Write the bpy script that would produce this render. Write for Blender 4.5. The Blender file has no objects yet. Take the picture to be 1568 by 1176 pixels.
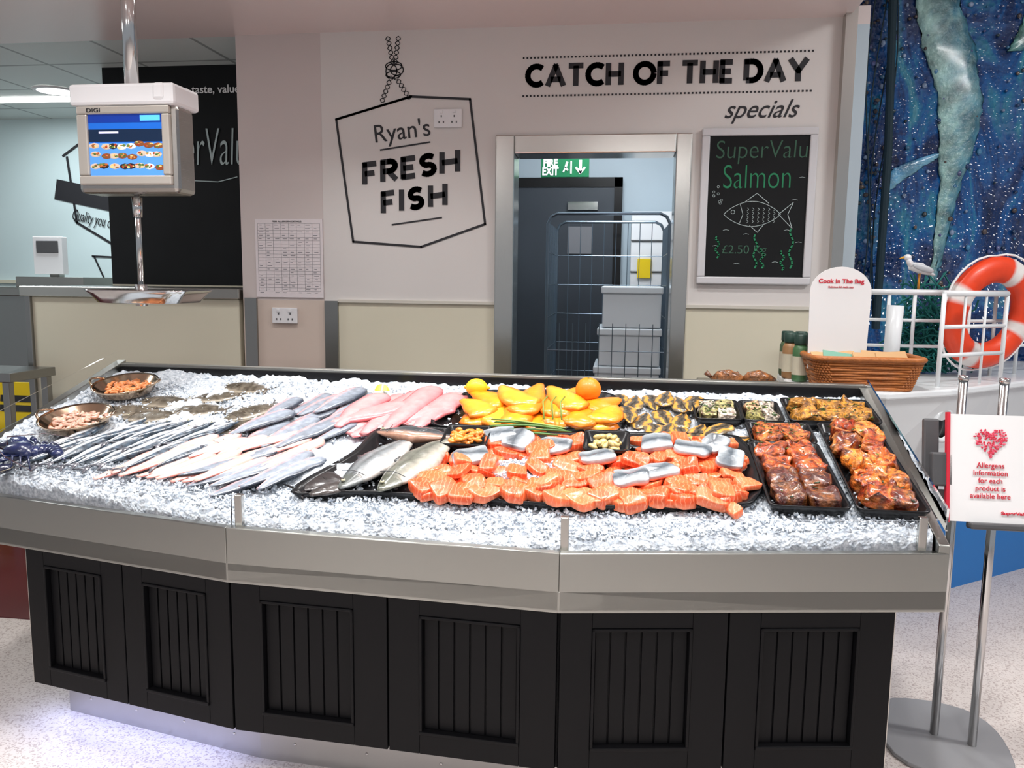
import bpy, math, random
from mathutils import Matrix, Vector, noise, Euler
random.seed(7)
R3=random.random
def U(a,b): return a+(b-a)*random.random()
def L(r,g,b):
    f=lambda c:(c/12.92 if c<=.04045 else ((c+.055)/1.055)**2.4)
    return (f(r/255),f(g/255),f(b/255))
col=bpy.context.scene.collection

# ---------------------------------------------------------------- materials
def newmat(name):
    m=bpy.data.materials.new(name); m.use_nodes=True
    nt=m.node_tree; b=nt.nodes['Principled BSDF']; return m,nt,b
def mat(name,c,rough=.5,metal=0,spec=.5,coat=0,emis=None,es=0,trans=0,alpha=1,
        bump=0,bscale=50,var=0,vscale=5,ior=1.45,sss=0):
    m,nt,b=newmat(name)
    b.inputs['Base Color'].default_value=(*c,1); b.inputs['Roughness'].default_value=rough
    b.inputs['Metallic'].default_value=metal; b.inputs['Specular IOR Level'].default_value=spec
    b.inputs['Coat Weight'].default_value=coat; b.inputs['Transmission Weight'].default_value=trans
    b.inputs['IOR'].default_value=ior; b.inputs['Alpha'].default_value=alpha
    if emis: b.inputs['Emission Color'].default_value=(*emis,1); b.inputs['Emission Strength'].default_value=es
    if bump or var:
        tc=nt.nodes.new('ShaderNodeTexCoord')
    if bump:
        n=nt.nodes.new('ShaderNodeTexNoise'); n.inputs['Scale'].default_value=bscale; n.inputs['Detail'].default_value=4
        bp=nt.nodes.new('ShaderNodeBump'); bp.inputs['Strength'].default_value=bump; bp.inputs['Distance'].default_value=.01
        nt.links.new(tc.outputs['Object'],n.inputs['Vector']); nt.links.new(n.outputs['Fac'],bp.inputs['Height']); nt.links.new(bp.outputs['Normal'],b.inputs['Normal'])
    if var:
        n=nt.nodes.new('ShaderNodeTexNoise'); n.inputs['Scale'].default_value=vscale; n.inputs['Detail'].default_value=3
        mx=nt.nodes.new('ShaderNodeMix'); mx.data_type='RGBA'
        mx.inputs[6].default_value=(*[x*(1-var) for x in c],1); mx.inputs[7].default_value=(*[min(1,x*(1+var)) for x in c],1)
        nt.links.new(tc.outputs['Object'],n.inputs['Vector']); nt.links.new(n.outputs['Fac'],mx.inputs[0]); nt.links.new(mx.outputs[2],b.inputs['Base Color'])
    return m
def wet(name,rough=.28,bump=.25,bscale=120,stripes=0,mottle=.25,mscale=40,coat=.4,metal=0,dist=.004):
    m,nt,b=newmat(name); N=nt.nodes.new; K=nt.links.new
    at=N('ShaderNodeAttribute'); at.attribute_name='Col'
    tc=N('ShaderNodeTexCoord'); n=N('ShaderNodeTexNoise'); n.inputs['Scale'].default_value=mscale; n.inputs['Detail'].default_value=4
    K(tc.outputs['Object'],n.inputs['Vector'])
    mr=N('ShaderNodeMapRange'); mr.inputs[1].default_value=.3; mr.inputs[2].default_value=.7; mr.inputs[3].default_value=1-mottle; mr.inputs[4].default_value=1+mottle
    K(n.outputs['Fac'],mr.inputs[0])
    mx=N('ShaderNodeMix'); mx.data_type='RGBA'; mx.blend_type='MULTIPLY'; mx.inputs[0].default_value=1
    K(at.outputs['Color'],mx.inputs[6]); K(mr.outputs[0],mx.inputs[7]); last=mx.outputs[2]
    if stripes:
        w=N('ShaderNodeTexWave'); w.inputs['Scale'].default_value=stripes; w.inputs['Distortion'].default_value=7; w.inputs['Detail'].default_value=2; w.inputs['Detail Scale'].default_value=1.5
        K(tc.outputs['Object'],w.inputs['Vector'])
        r=N('ShaderNodeMapRange'); r.inputs[1].default_value=.86; r.inputs[2].default_value=1; r.inputs[3].default_value=0; r.inputs[4].default_value=.42
        K(w.outputs['Fac'],r.inputs[0])
        m2=N('ShaderNodeMix'); m2.data_type='RGBA'; K(r.outputs[0],m2.inputs[0]); K(last,m2.inputs[6]); m2.inputs[7].default_value=(*L(252,180,140),1); last=m2.outputs[2]
    K(last,b.inputs['Base Color']); b.inputs['Roughness'].default_value=rough; b.inputs['Coat Weight'].default_value=coat; b.inputs['Coat Roughness'].default_value=.15
    b.inputs['Metallic'].default_value=metal
    n2=N('ShaderNodeTexNoise'); n2.inputs['Scale'].default_value=bscale; n2.inputs['Detail'].default_value=4; K(tc.outputs['Object'],n2.inputs['Vector'])
    bp=N('ShaderNodeBump'); bp.inputs['Strength'].default_value=bump; bp.inputs['Distance'].default_value=dist
    K(n2.outputs['Fac'],bp.inputs['Height']); K(bp.outputs['Normal'],b.inputs['Normal'])
    return m
def steel(name,base=(.37,.37,.345),rough=.3,sx=1,sz=90,aniso=.8,arot=.25):
    m,nt,b=newmat(name); N=nt.nodes.new; K=nt.links.new
    tc=N('ShaderNodeTexCoord'); mp=N('ShaderNodeMapping'); mp.inputs['Scale'].default_value=(sx,sx,sz)
    n=N('ShaderNodeTexNoise'); n.inputs['Scale'].default_value=12; n.inputs['Detail'].default_value=2
    K(tc.outputs['Object'],mp.inputs[0]); K(mp.outputs[0],n.inputs['Vector'])
    mr=N('ShaderNodeMapRange'); mr.inputs[3].default_value=rough-.03; mr.inputs[4].default_value=rough+.05; K(n.outputs['Fac'],mr.inputs[0]); K(mr.outputs[0],b.inputs['Roughness'])
    b.inputs['Metallic'].default_value=1; b.inputs['Base Color'].default_value=(*base,1)
    if aniso:
        tg=N('ShaderNodeTangent'); tg.direction_type='RADIAL'; tg.axis='Z'; K(tg.outputs[0],b.inputs['Tangent'])
        b.inputs['Anisotropic'].default_value=aniso; b.inputs['Anisotropic Rotation'].default_value=arot
    return m

M_wall=mat('wall_paint',L(214,210,207),.6,var=.03,vscale=1.5)
M_pier=mat('pier_paint',L(204,194,191),.6,var=.02)
M_wains=mat('wainscot_cream',L(214,209,188),.45,var=.03,vscale=2)
M_rail=mat('dado_rail',L(205,201,190),.4)
M_ceil=mat('ceiling_paint',L(226,212,209),.3,var=.03,vscale=1)
M_steel=steel('brushed_steel')
M_steelv=steel('brushed_steel_vertical',(.55,.54,.51),.22,60,1,aniso=0)
M_steeld=steel('steel_trim_dark',(.3,.3,.29),.3,aniso=0)
M_chrome=mat('polished_steel',(.6,.6,.6),.14,metal=1)
M_black=mat('black_painted_wood',(.003,.003,.004),.5,spec=.22,bump=.04,bscale=30)
M_blackpl=mat('black_plastic',(.007,.007,.008),.25,spec=.4)
M_ink=mat('black_vinyl',(.018,.018,.022),.5)
M_white=mat('white_plastic',L(228,228,230),.35)
M_whitep=mat('white_gloss_paint',L(226,230,232),.25,var=.03,vscale=3)
M_paper=mat('paper',L(236,236,236),.6)
M_board=mat('chalkboard',(.006,.007,.008),.6,spec=.25,var=.6,vscale=3)
M_chalkw=mat('chalk_white',L(175,190,190),.9)
M_chalkg=mat('chalk_green',L(45,130,90),.9)
M_chalkd=mat('chalk_faint',L(62,98,80),.9)
M_red=mat('red_print',L(205,40,60),.5)
M_grey=mat('grey_plastic',L(80,80,82),.4)
M_print=mat('grey_print',L(125,125,130),.6)
M_glass=mat('clear_glass',(1,1,1),.02,trans=1,ior=1.1)
M_teal=mat('net_teal',L(25,110,105),.7)
M_netd=mat('net_dark',L(30,52,62),.7)
M_light=mat('lamp_glow',(1,1,1),.5,emis=(1,.98,.96),es=7)
M_wicker=mat('wicker',L(170,102,50),.45,var=.35,vscale=40,bump=.3,bscale=90)
M_yel=mat('yellow_plastic',L(240,205,20),.4)
M_greens=mat('exit_green',L(10,105,65),.4,emis=L(10,105,65),es=.1)
M_door=mat('dark_grey_door',L(58,64,72),.45,var=.1)
M_store=mat('storeroom_wall',L(190,205,215),.5,var=.03)
M_bluewall=mat('glossy_panel_wall',L(210,228,230),.2,var=.03,vscale=2)
M_blueb=mat('boat_blue',L(25,115,190),.3)
M_redfl=mat('red_floor',L(80,24,30),.35,var=.1)
M_foam=mat('styrofoam',L(215,222,228),.7)

M_tile,nt,b=newmat('ceiling_tiles'); N=nt.nodes.new
tc=N('ShaderNodeTexCoord'); br=N('ShaderNodeTexBrick'); br.offset=0; br.inputs['Scale'].default_value=1; br.inputs['Brick Width'].default_value=.6; br.inputs['Row Height'].default_value=.6; br.inputs['Mortar Size'].default_value=.012
br.inputs['Color1'].default_value=br.inputs['Color2'].default_value=(*L(212,220,218),1); br.inputs['Mortar'].default_value=(*L(150,158,158),1)
nt.links.new(tc.outputs['Object'],br.inputs['Vector']); nt.links.new(br.outputs['Color'],b.inputs['Base Color'])
# speckled floor
M_floor,nt,b=newmat('speckled_floor'); N=nt.nodes.new; K=nt.links.new
tc=N('ShaderNodeTexCoord'); v=N('ShaderNodeTexVoronoi'); v.inputs['Scale'].default_value=190; K(tc.outputs['Object'],v.inputs['Vector'])
cr=N('ShaderNodeValToRGB'); cr.color_ramp.elements[0].color=(*L(160,145,140),1); cr.color_ramp.elements[1].color=(*L(206,197,192),1); cr.color_ramp.elements[0].position=0; cr.color_ramp.elements[1].position=.4
sx=N('ShaderNodeSeparateColor'); K(v.outputs['Color'],sx.inputs[0]); K(sx.outputs[0],cr.inputs[0]); K(cr.outputs[0],b.inputs['Base Color']); b.inputs['Roughness'].default_value=.28
# crushed ice
M_ice,nt,b=newmat('crushed_ice'); N=nt.nodes.new; K=nt.links.new
tc=N('ShaderNodeTexCoord'); v=N('ShaderNodeTexVoronoi'); v.inputs['Scale'].default_value=120; K(tc.outputs['Object'],v.inputs['Vector'])
n=N('ShaderNodeTexNoise'); n.inputs['Scale'].default_value=75; n.inputs['Detail'].default_value=5; K(tc.outputs['Object'],n.inputs['Vector'])
ad=N('ShaderNodeMath'); ad.operation='ADD'; K(v.outputs['Distance'],ad.inputs[0]); K(n.outputs['Fac'],ad.inputs[1])
bp=N('ShaderNodeBump'); bp.inputs['Strength'].default_value=.55; bp.inputs['Distance'].default_value=.006; K(ad.outputs[0],bp.inputs['Height']); K(bp.outputs[0],b.inputs['Normal'])
cr=N('ShaderNodeValToRGB'); cr.color_ramp.elements[0].color=(*L(160,170,182),1); cr.color_ramp.elements[1].color=(*L(230,236,242),1); cr.color_ramp.elements[0].position=.32; cr.color_ramp.elements[1].position=.64
K(n.outputs['Fac'],cr.inputs[0]); K(cr.outputs[0],b.inputs['Base Color']); b.inputs['Roughness'].default_value=.35; b.inputs['Specular IOR Level'].default_value=.4
# mural
M_mural,nt,b=newmat('sea_mural'); N=nt.nodes.new; K=nt.links.new
tc=N('ShaderNodeTexCoord'); mp=N('ShaderNodeMapping'); mp.inputs['Scale'].default_value=(1.5,1,.7); mp.inputs['Rotation'].default_value=(0,.35,0); K(tc.outputs['Object'],mp.inputs[0])
n=N('ShaderNodeTexNoise'); n.inputs['Scale'].default_value=2.4; n.inputs['Detail'].default_value=9; n.inputs['Roughness'].default_value=.65; n.inputs['Distortion'].default_value=1.6; K(mp.outputs[0],n.inputs['Vector'])
cr=N('ShaderNodeValToRGB'); e=cr.color_ramp.elements; e[0].position=.34; e[0].color=(*L(16,30,60),1); e[1].position=.75; e[1].color=(*L(160,208,210),1); x=e.new(.46); x.color=(*L(18,52,104),1); x=e.new(.55); x.color=(*L(26,90,156),1); x=e.new(.64); x.color=(*L(50,136,164),1)
K(n.outputs['Fac'],cr.inputs[0])
v=N('ShaderNodeTexVoronoi'); v.inputs['Scale'].default_value=38; K(tc.outputs['Object'],v.inputs['Vector'])
n3=N('ShaderNodeTexNoise'); n3.inputs['Scale'].default_value=3; K(tc.outputs['Object'],n3.inputs['Vector'])
r=N('ShaderNodeMapRange'); r.inputs[1].default_value=.45; r.inputs[2].default_value=.65; r.inputs[3].default_value=0; r.inputs[4].default_value=.4; K(n3.outputs['Fac'],r.inputs[0])
hs_=N('ShaderNodeMix'); hs_.data_type='RGBA'; hs_.inputs[6].default_value=(*L(20,40,80),1); hs_.inputs[7].default_value=(*L(110,120,150),1); sc_=N('ShaderNodeSeparateColor'); K(v.outputs['Color'],sc_.inputs[0]); K(sc_.outputs[0],hs_.inputs[0])
mx=N('ShaderNodeMix'); mx.data_type='RGBA'; K(r.outputs[0],mx.inputs[0]); K(cr.outputs[0],mx.inputs[6]); K(hs_.outputs[2],mx.inputs[7])
K(mx.outputs[2],b.inputs['Base Color']); bp=N('ShaderNodeBump'); bp.inputs['Strength'].default_value=.7; bp.inputs['Distance'].default_value=.015; K(v.outputs['Distance'],bp.inputs['Height']); K(bp.outputs[0],b.inputs['Normal']); b.inputs['Roughness'].default_value=.12

M_fish=wet('fish_skin',.25,.2,150,mottle=.22,mscale=45,coat=.5)
M_flesh=wet('fish_flesh',.3,.35,70,mottle=.14,mscale=30)
M_salmon=wet('salmon_flesh',.32,.3,60,stripes=26,mottle=.16,mscale=25,coat=.25)
M_marin=wet('marinade',.22,1,85,mottle=.75,mscale=60,coat=.55,dist=.010)
M_herb=wet('herb_marinade',.32,1,110,mottle=.75,mscale=110,coat=.35,dist=.010)
M_col=wet('coloured',.45,.1,60,mottle=.08,mscale=20,coat=.1)
M_relief=wet('mural_glaze',.2,1,40,mottle=.55,mscale=9,coat=.6,dist=.01)

# ---------------------------------------------------------------- mesh builder
class MB:
    def __init__(s): s.v=[];s.f=[];s.c=[];s.m=[]
    def add(s,vs,fs,c=(1,1,1),m=0):
        o=len(s.v); s.v+= [tuple(x) for x in vs]
        s.c+= (c if isinstance(c,list) else [c]*len(vs))
        for f in fs: s.f.append(tuple(i+o for i in f)); s.m.append(m)
    def box(s,x0,x1,y0,y1,z0,z1,c=(1,1,1),m=0,M=None):
        vs=[Vector((x,y,z)) for x in(x0,x1) for y in(y0,y1) for z in(z0,z1)]
        if M: vs=[M@p for p in vs]
        s.add(vs,[(0,1,3,2),(4,6,7,5),(0,4,5,1),(2,3,7,6),(0,2,6,4),(1,5,7,3)],c,m)
    def prism(s,poly,z0,z1,c=(1,1,1),m=0,M=None):
        n=len(poly); z0=z0 if callable(z0) else (lambda x,y,z=z0:z); z1=z1 if callable(z1) else (lambda x,y,z=z1:z)
        vs=[Vector((x,y,z0(x,y))) for x,y in poly]+[Vector((x,y,z1(x,y))) for x,y in poly]
        if M: vs=[M@p for p in vs]
        s.add(vs,[tuple(range(n))[::-1],tuple(range(n,2*n))]+[(i,(i+1)%n,n+(i+1)%n,n+i) for i in range(n)],c,m)
    def loft(s,rings,c=(1,1,1),m=0,caps=True,closed=True):
        n=len(rings[0]); vs=[p for r in rings for p in r]; fs=[]
        for i in range(len(rings)-1):
            for j in range(n if closed else n-1):
                fs.append((i*n+j,i*n+(j+1)%n,(i+1)*n+(j+1)%n,(i+1)*n+j))
        if caps and closed: fs+= [tuple(range(n))[::-1],tuple(range((len(rings)-1)*n,len(rings)*n))]
        s.add(vs,fs,c,m)
    def tube(s,pts,r,n=8,c=(1,1,1),m=0):
        pts=[Vector(p) for p in pts]; rings=[]
        rr=r if isinstance(r,list) else [r]*len(pts)
        up=None
        for i,p in enumerate(pts):
            t=(pts[min(i+1,len(pts)-1)]-pts[max(i-1,0)])
            if t.length<1e-9: t=Vector((0,0,1))
            t.normalize()
            if up is None: up=Vector((0,0,1)) if abs(t.z)<.9 else Vector((1,0,0))
            a=t.cross(up); 
            if a.length<1e-6: a=t.cross(Vector((0,1,0)))
            a.normalize(); bb=a.cross(t); up=bb
            rings.append([p+(a*math.cos(2*math.pi*k/n)+bb*math.sin(2*math.pi*k/n))*rr[i] for k in range(n)])
        s.loft(rings,c,m)
    def sell(s,cen,size,Rm,e=.5,c=(1,1,1),m=0,nu=14,nv=8,nz=0,seed=0,colf=None,nf=22):
        vs=[];cs=[];pw=lambda t:math.copysign(abs(t)**e,t)
        for i in range(nv+1):
            ph=-math.pi/2+math.pi*i/nv
            for j in range(nu):
                th=2*math.pi*j/nu
                q=Vector((pw(math.cos(ph))*pw(math.cos(th)),pw(math.cos(ph))*pw(math.sin(th)),pw(math.sin(ph))))
                p=Vector((q.x*size[0],q.y*size[1],q.z*size[2]))
                if nz: p+=noise.noise_vector((p+Vector((seed*3.1,seed,0)))*nf)*nz
                vs.append(Vector(cen)+Rm@p); cs.append(colf(q) if colf else c)
        fs=[]
        for i in range(nv):
            for j in range(nu): fs.append((i*nu+j,i*nu+(j+1)%nu,(i+1)*nu+(j+1)%nu,(i+1)*nu+j))
        s.add(vs,fs,cs,m)
    def ribbon(s,pts,w,y,c=(1,1,1),m=0,closed=False):
        if closed: pts=pts+[pts[0],pts[1]]
        for i in range(len(pts)-1):
            a=Vector((pts[i][0],0,pts[i][1])); b_=Vector((pts[i+1][0],0,pts[i+1][1])); t=(b_-a)
            if t.length<1e-6: continue
            t.normalize(); nn=Vector((-t.z,0,t.x))*w/2
            e0=w*.35 if (i>0 or closed) else 0; e1=w*.35 if (i<len(pts)-2 or closed) else 0
            a=a-t*e0; b_=b_+t*e1
            o=Vector((0,y,0)); th=Vector((0,-.0015,0))
            vs=[a-nn+o,b_-nn+o,b_+nn+o,a+nn+o]; vs+=[p+th for p in vs]
            s.add(vs,[(0,3,2,1),(4,5,6,7),(0,1,5,4),(1,2,6,5),(2,3,7,6),(3,0,4,7)],c,m)
    def build(s,name,mats,parent=None,smooth=False,bevel=0,angle=None):
        me=bpy.data.meshes.new(name); me.from_pydata(s.v,[],s.f)
        for mm in (mats if isinstance(mats,list) else [mats]): me.materials.append(mm)
        me.polygons.foreach_set('material_index',s.m)
        a=me.color_attributes.new('Col','FLOAT_COLOR','POINT')
        a.data.foreach_set('color',[x for c in s.c for x in (c[0],c[1],c[2],1)])
        if smooth: me.polygons.foreach_set('use_smooth',[True]*len(me.polygons))
        me.update(); ob=bpy.data.objects.new(name,me); col.objects.link(ob)
        if parent: ob.parent=parent
        if bevel:
            md=ob.modifiers.new('bev','BEVEL'); md.width=bevel; md.segments=2; md.limit_method='ANGLE'
        return ob
def empty(name):
    e=bpy.data.objects.new(name,None); col.objects.link(e); e.empty_display_size=.05; return e
def text(name,body,x0,x1,z0,z1,y,m,parent=None,tilt=0,bold=0,shear=0,RR=None,line=1):
    t=bpy.data.curves.new(name,'FONT'); t.body=body; t.align_x='CENTER'; t.offset=bold; t.shear=shear; t.extrude=.0008; t.space_line=line
    t.materials.append(m); ob=bpy.data.objects.new(name,t); col.objects.link(ob); bpy.context.view_layer.update()
    bb=[Vector(q) for q in ob.bound_box]; lo=Vector((min(q.x for q in bb),min(q.y for q in bb),0)); hi=Vector((max(q.x for q in bb),max(q.y for q in bb),0))
    sx=(x1-x0)/max(1e-6,hi.x-lo.x); sy=(z1-z0)/max(1e-6,hi.y-lo.y)
    Rm=(RR or Matrix.Identity(3)).to_4x4()@Matrix.Rotation(-math.radians(tilt),4,'Y')@Matrix.Rotation(math.pi/2,4,'X')
    S=Matrix.Diagonal((sx,sy,1,1)); c=(lo+hi)/2
    off=Rm@S@c
    ob.matrix_world=Matrix.Translation(Vector(((x0+x1)/2,y,(z0+z1)/2))-off)@Rm@S
    if parent: ob.parent=parent
    return ob
# heavy geometric sans lettering built from strokes
def arc(cx,cy,rx,ry,a0,a1,n=14): return [(cx+rx*math.cos(math.radians(a0+(a1-a0)*i/n)),cy+ry*math.sin(math.radians(a0+(a1-a0)*i/n))) for i in range(n+1)]
GL={'A':(.92,[[(0,-.09),(.46,1),(.92,-.09)],[(.17,.27),(.75,.27)]]),'C':(.8,[arc(.5,.5,.5,.5,48,312,20)]),'T':(.72,[[(-.06,1),(.78,1)],[(.36,1),(.36,-.1)]]),
'H':(.72,[[(0,-.1),(0,1.1)],[(.72,-.1),(.72,1.1)],[(0,.5),(.72,.5)]]),'O':(1.0,[arc(.5,.5,.5,.5,0,360,28)]),'F':(.48,[[(0,-.1),(0,1),(.55,1)],[(0,.48),(.46,.48)]]),
'E':(.5,[[(.56,1),(0,1),(0,0),(.56,0)],[(0,.5),(.48,.5)]]),'D':(.76,[[(0,0),(0,1),(.28,1)]+arc(.28,.5,.48,.5,90,-90,14)+[(0,0)]]),'Y':(.84,[[(-.03,1.1),(.42,.46),(.87,1.1)],[(.42,.5),(.42,-.1)]]),
'R':(.58,[[(0,-.1),(0,1),(.3,1)]+arc(.3,.73,.28,.27,90,-90,10)+[(0,.46)],[(.26,.46),(.64,-.08)]]),
'S':(.56,[arc(.28,.745,.27,.255,35,270,14)[:-1]+arc(.28,.245,.28,.255,90,-145,14)]),'I':(0,[[(0,-.1),(0,1.1)]])}
def lettering(mb,s,x0,x1,zb,h,y,w=.17,tilt=0,gap=.36,space=.62):
    W=0;pos=[]
    for i,ch in enumerate(s):
        if ch==' ': W+=space-gap; continue
        pos.append((ch,W)); W+=GL[ch][0]+gap
    W-=gap; st=w*h; k=(x1-x0-st)/W; hh=h-st; ct,sn=math.cos(math.radians(tilt)),math.sin(math.radians(tilt))
    for ch,px in pos:
        for pts in GL[ch][1]:
            q=[]
            for a,b_ in pts:
                X=(px+a)*k+st/2; Z=b_*hh+st/2; q.append((x0+X,zb+Z+X*sn/ct))
            mb.ribbon(q,st,y)
TILT=math.atan(.23); RI=Matrix.Rotation(TILT,3,'X')
NI=RI@Vector((0,0,1))
def I(x,y,h=0): return Vector((x,y,.3055+.23*y))+NI*h
def lerp(a,b,t): return tuple(a[i]+(b[i]-a[i])*t for i in range(3))
def jit(c,a=.1):
    k=1+U(-a,a); return tuple(max(0,min(1,x*k)) for x in c)

# ================================================================ ROOM
mb=MB(); mb.box(-7,5.5,-5,7.5,-.05,0); mb.build('floor',M_floor)
mb=MB(); mb.box(-6,1.0,2.95,7.4,0,.004); mb.build('floor_staff_area',M_redfl)
mb=MB(); mb.box(-7,1.06,-3.5,4.32,2.75,2.85); mb.build('ceiling',M_ceil)
mb=MB(); mb.box(-7,-1.6,4.32,7.4,2.76,2.85); mb.build('ceiling_tiled',M_tile)
mb=MB(); mb.box(1.06,5.5,-3.5,5.2,3.4,3.5); mb.build('ceiling_raised',M_ceil)
mb=MB(); mb.box(-1.6,1.2,4.46,6.3,2.76,2.85); mb.build('ceiling_storeroom',M_ceil)
mb=MB()
for (x0,x1) in((-1.636,-.6),(.28,1.03)):
    mb.box(x0,x1,4.3,4.45,1.33,2.75,m=0); mb.box(x0,x1,4.3,4.45,0,1.33,m=1)
mb.box(-.6,.28,4.3,4.45,2.14,2.75,m=0)
mb.build('wall_back',[M_wall,M_wains])
mb=MB(); mb.box(-2.115,-1.637,4.302,4.9,1.33,2.75,m=0); mb.box(-2.115,-1.637,4.302,4.9,0,1.33,m=1); mb.build('wall_pier',[M_pier,mat('pier_lower',L(208,192,180),.5)])
mb=MB(); mb.box(-1.556,-.68,4.288,4.30,1.322,1.338); mb.box(.33,.96,4.288,4.30,1.322,1.338); mb.build('trim_1',M_rail)
mb=MB(); mb.box(-2.1,-2.03,4.285,4.301,.05,1.34); mb.box(-1.632,-1.556,4.283,4.301,.05,1.33); mb.build('trim_2',M_steeld)
mb=MB(); mb.box(1.03,1.085,4.24,4.45,0,3.3); mb.build('trim_3',M_steelv)
mb=MB(); mb.box(-.68,-.58,4.27,4.47,0,2.205); mb.box(.25,.33,4.27,4.47,0,2.205); mb.box(-.58,.25,4.27,4.47,2.11,2.205); mb.build('door_frame',M_steelv,bevel=.006)
mb=MB(); mb.box(-1.6,1.2,6.2,6.3,0,2.76); mb.build('wall_storeroom_back',M_store)
mb=MB(); mb.box(-1.6,-1.5,4.46,6.2,0,2.76); mb.build('wall_storeroom_left',M_store)
mb=MB(); mb.box(1.1,1.2,4.46,6.2,0,2.76); mb.build('wall_storeroom_right',M_store)
sd=empty('storeroom_door')
mb=MB(); mb.box(-.80,-.08,6.13,6.19,0,2.15,m=0); mb.box(-.9,-.80,6.12,6.19,0,2.22,m=1); mb.box(-.08,-.02,6.12,6.19,0,2.22,m=1); mb.box(-.9,-.02,6.12,6.19,2.15,2.22,m=1)
mb.box(-.42,-.2,6.09,6.13,1.98,2.04,m=2); mb.box(-.42,-.24,6.12,6.13,1.66,1.86,m=3)
mb.build('leaf_and_frame',[M_door,M_blackpl,M_chrome,M_print],sd)
mb=MB(); mb.box(-3.31,-2.0,4.9,5.0,1.40,2.76,m=0); mb.box(-3.31,-2.0,4.9,5.0,0,1.40,m=1); mb.build('wall_blackboard',[M_board,M_wains])
text('wall_slogan','Quality you can taste, value you can trust',-3.17,-1.99,2.575,2.64,4.893,M_paper,bold=.01)
text('wall_chalk_lettering','SuperValu',-3.0,-2.36,2.08,2.38,4.893,M_chalkw,shear=.12,bold=-.01)
mb=MB(); mb.ribbon([(-2.75,2.06),(-2.55,2.05),(-2.42,2.08)],.006,4.895); mb.build('wall_chalk_flourish',M_chalkw)
mb=MB(); mb.box(-7,-3.31,6.4,6.5,0,2.76); mb.build('wall_left_rear',M_bluewall)
mb=MB(); mb.box(-7,-6.9,2.9,6.5,0,2.76); mb.build('wall_left',M_bluewall)
mb=MB()
mb.ribbon([(-4.72,2.45),(-4.45,2.62),(-4.05,2.55)],.02,6.395); mb.ribbon([(-4.68,2.45),(-4.62,1.9),(-4.3,1.72),(-4.0,1.78)],.02,6.395)
mb.ribbon([(-4.8,2.18),(-4.2,2.06)],.17,6.394); mb.ribbon([(-4.5,1.62),(-4.0,1.6)],.015,6.395); mb.ribbon([(-4.48,1.62),(-4.3,1.22),(-4.0,1.2)],.015,6.395)
mb.build('wall_logo_decal',M_ink)
text('wall_decal_text','Quality you can trust',-4.66,-4.1,1.84,1.96,6.39,M_ink,tilt=-12,shear=.2)
mb=MB(); mb.box(-7,-3.31,6.37,6.4,1.38,1.41); mb.build('trim_4',M_wains)
sc=empty('butcher_counter')
mb=MB(); mb.box(-3.44,-2.14,4.30,4.86,.0,1.33,m=0); mb.box(-3.48,-2.125,4.27,4.87,1.33,1.39,m=1); mb.box(-3.46,-3.42,4.28,4.85,0,1.34,m=2)
mb.build('body',[M_wains,M_steel,M_steeld],sc,bevel=.006)
ws=empty('steel_work_table')
mb=MB(); mb.box(-4.2,-3.22,3.85,4.2,.88,.93)
for x in(-4.15,-3.26):
    for y in(3.88,4.17): mb.box(x-.02,x+.02,y-.02,y+.02,0,.88)
mb.box(-4.12,-3.3,3.88,4.17,.3,.33); mb.build('table_frame',M_steeld,ws,bevel=.004)
sl=empty('kitchen_scale')
mb=MB(); mb.box(-4.5,-3.95,5.5,5.9,1.362,1.44,m=1); mb.box(-4.42,-4.18,5.6,5.66,1.46,1.74,m=0,M=None); mb.box(-4.34,-4.26,5.66,5.72,1.44,1.6,m=1); mb.box(-4.39,-4.21,5.594,5.6,1.62,1.71,m=2)
mb.build('scale_body',[M_white,M_steel,M_grey],sl,bevel=.01)
mb=MB(); mb.box(-5.2,-3.75,5.4,6.0,1.30,1.36,m=0); mb.box(-5.15,-3.8,5.45,5.95,0,1.3,m=1); mb.build('rear_prep_counter',[M_steel,M_steeld],bevel=.004)
wf=empty('wet_floor_sign'); mb=MB()
for sgn in(1,-1):
    Mx=Matrix.Translation((-3.68,4.48+.12*sgn,0))@Matrix.Rotation(math.radians(8.5*sgn),4,'X')
    mb.box(-.15,.15,-.008,.008,.0,.80,M=Mx,m=0)
Mx=Matrix.Translation((-3.68,4.48-.12,0))@Matrix.Rotation(math.radians(-8.5),4,'X')
mb.box(-.12,.13,-.012,-.009,.62,.66,M=Mx,m=1); mb.box(-.12,.13,-.012,-.009,.68,.72,M=Mx,m=1); mb.box(-.12,.14,-.012,-.009,.26,.30,M=Mx,m=1)
mb.add([Mx@Vector(p) for p in((0,-.011,.38),(.14,-.011,.38),(.07,-.011,.54),(0,-.009,.38),(.14,-.009,.38),(.07,-.009,.54))],[(0,1,2),(5,4,3),(0,3,4,1),(1,4,5,2),(2,5,3,0)],m=2)
ob=mb.build('panels',[M_yel,M_ink,M_red],wf)

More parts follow.
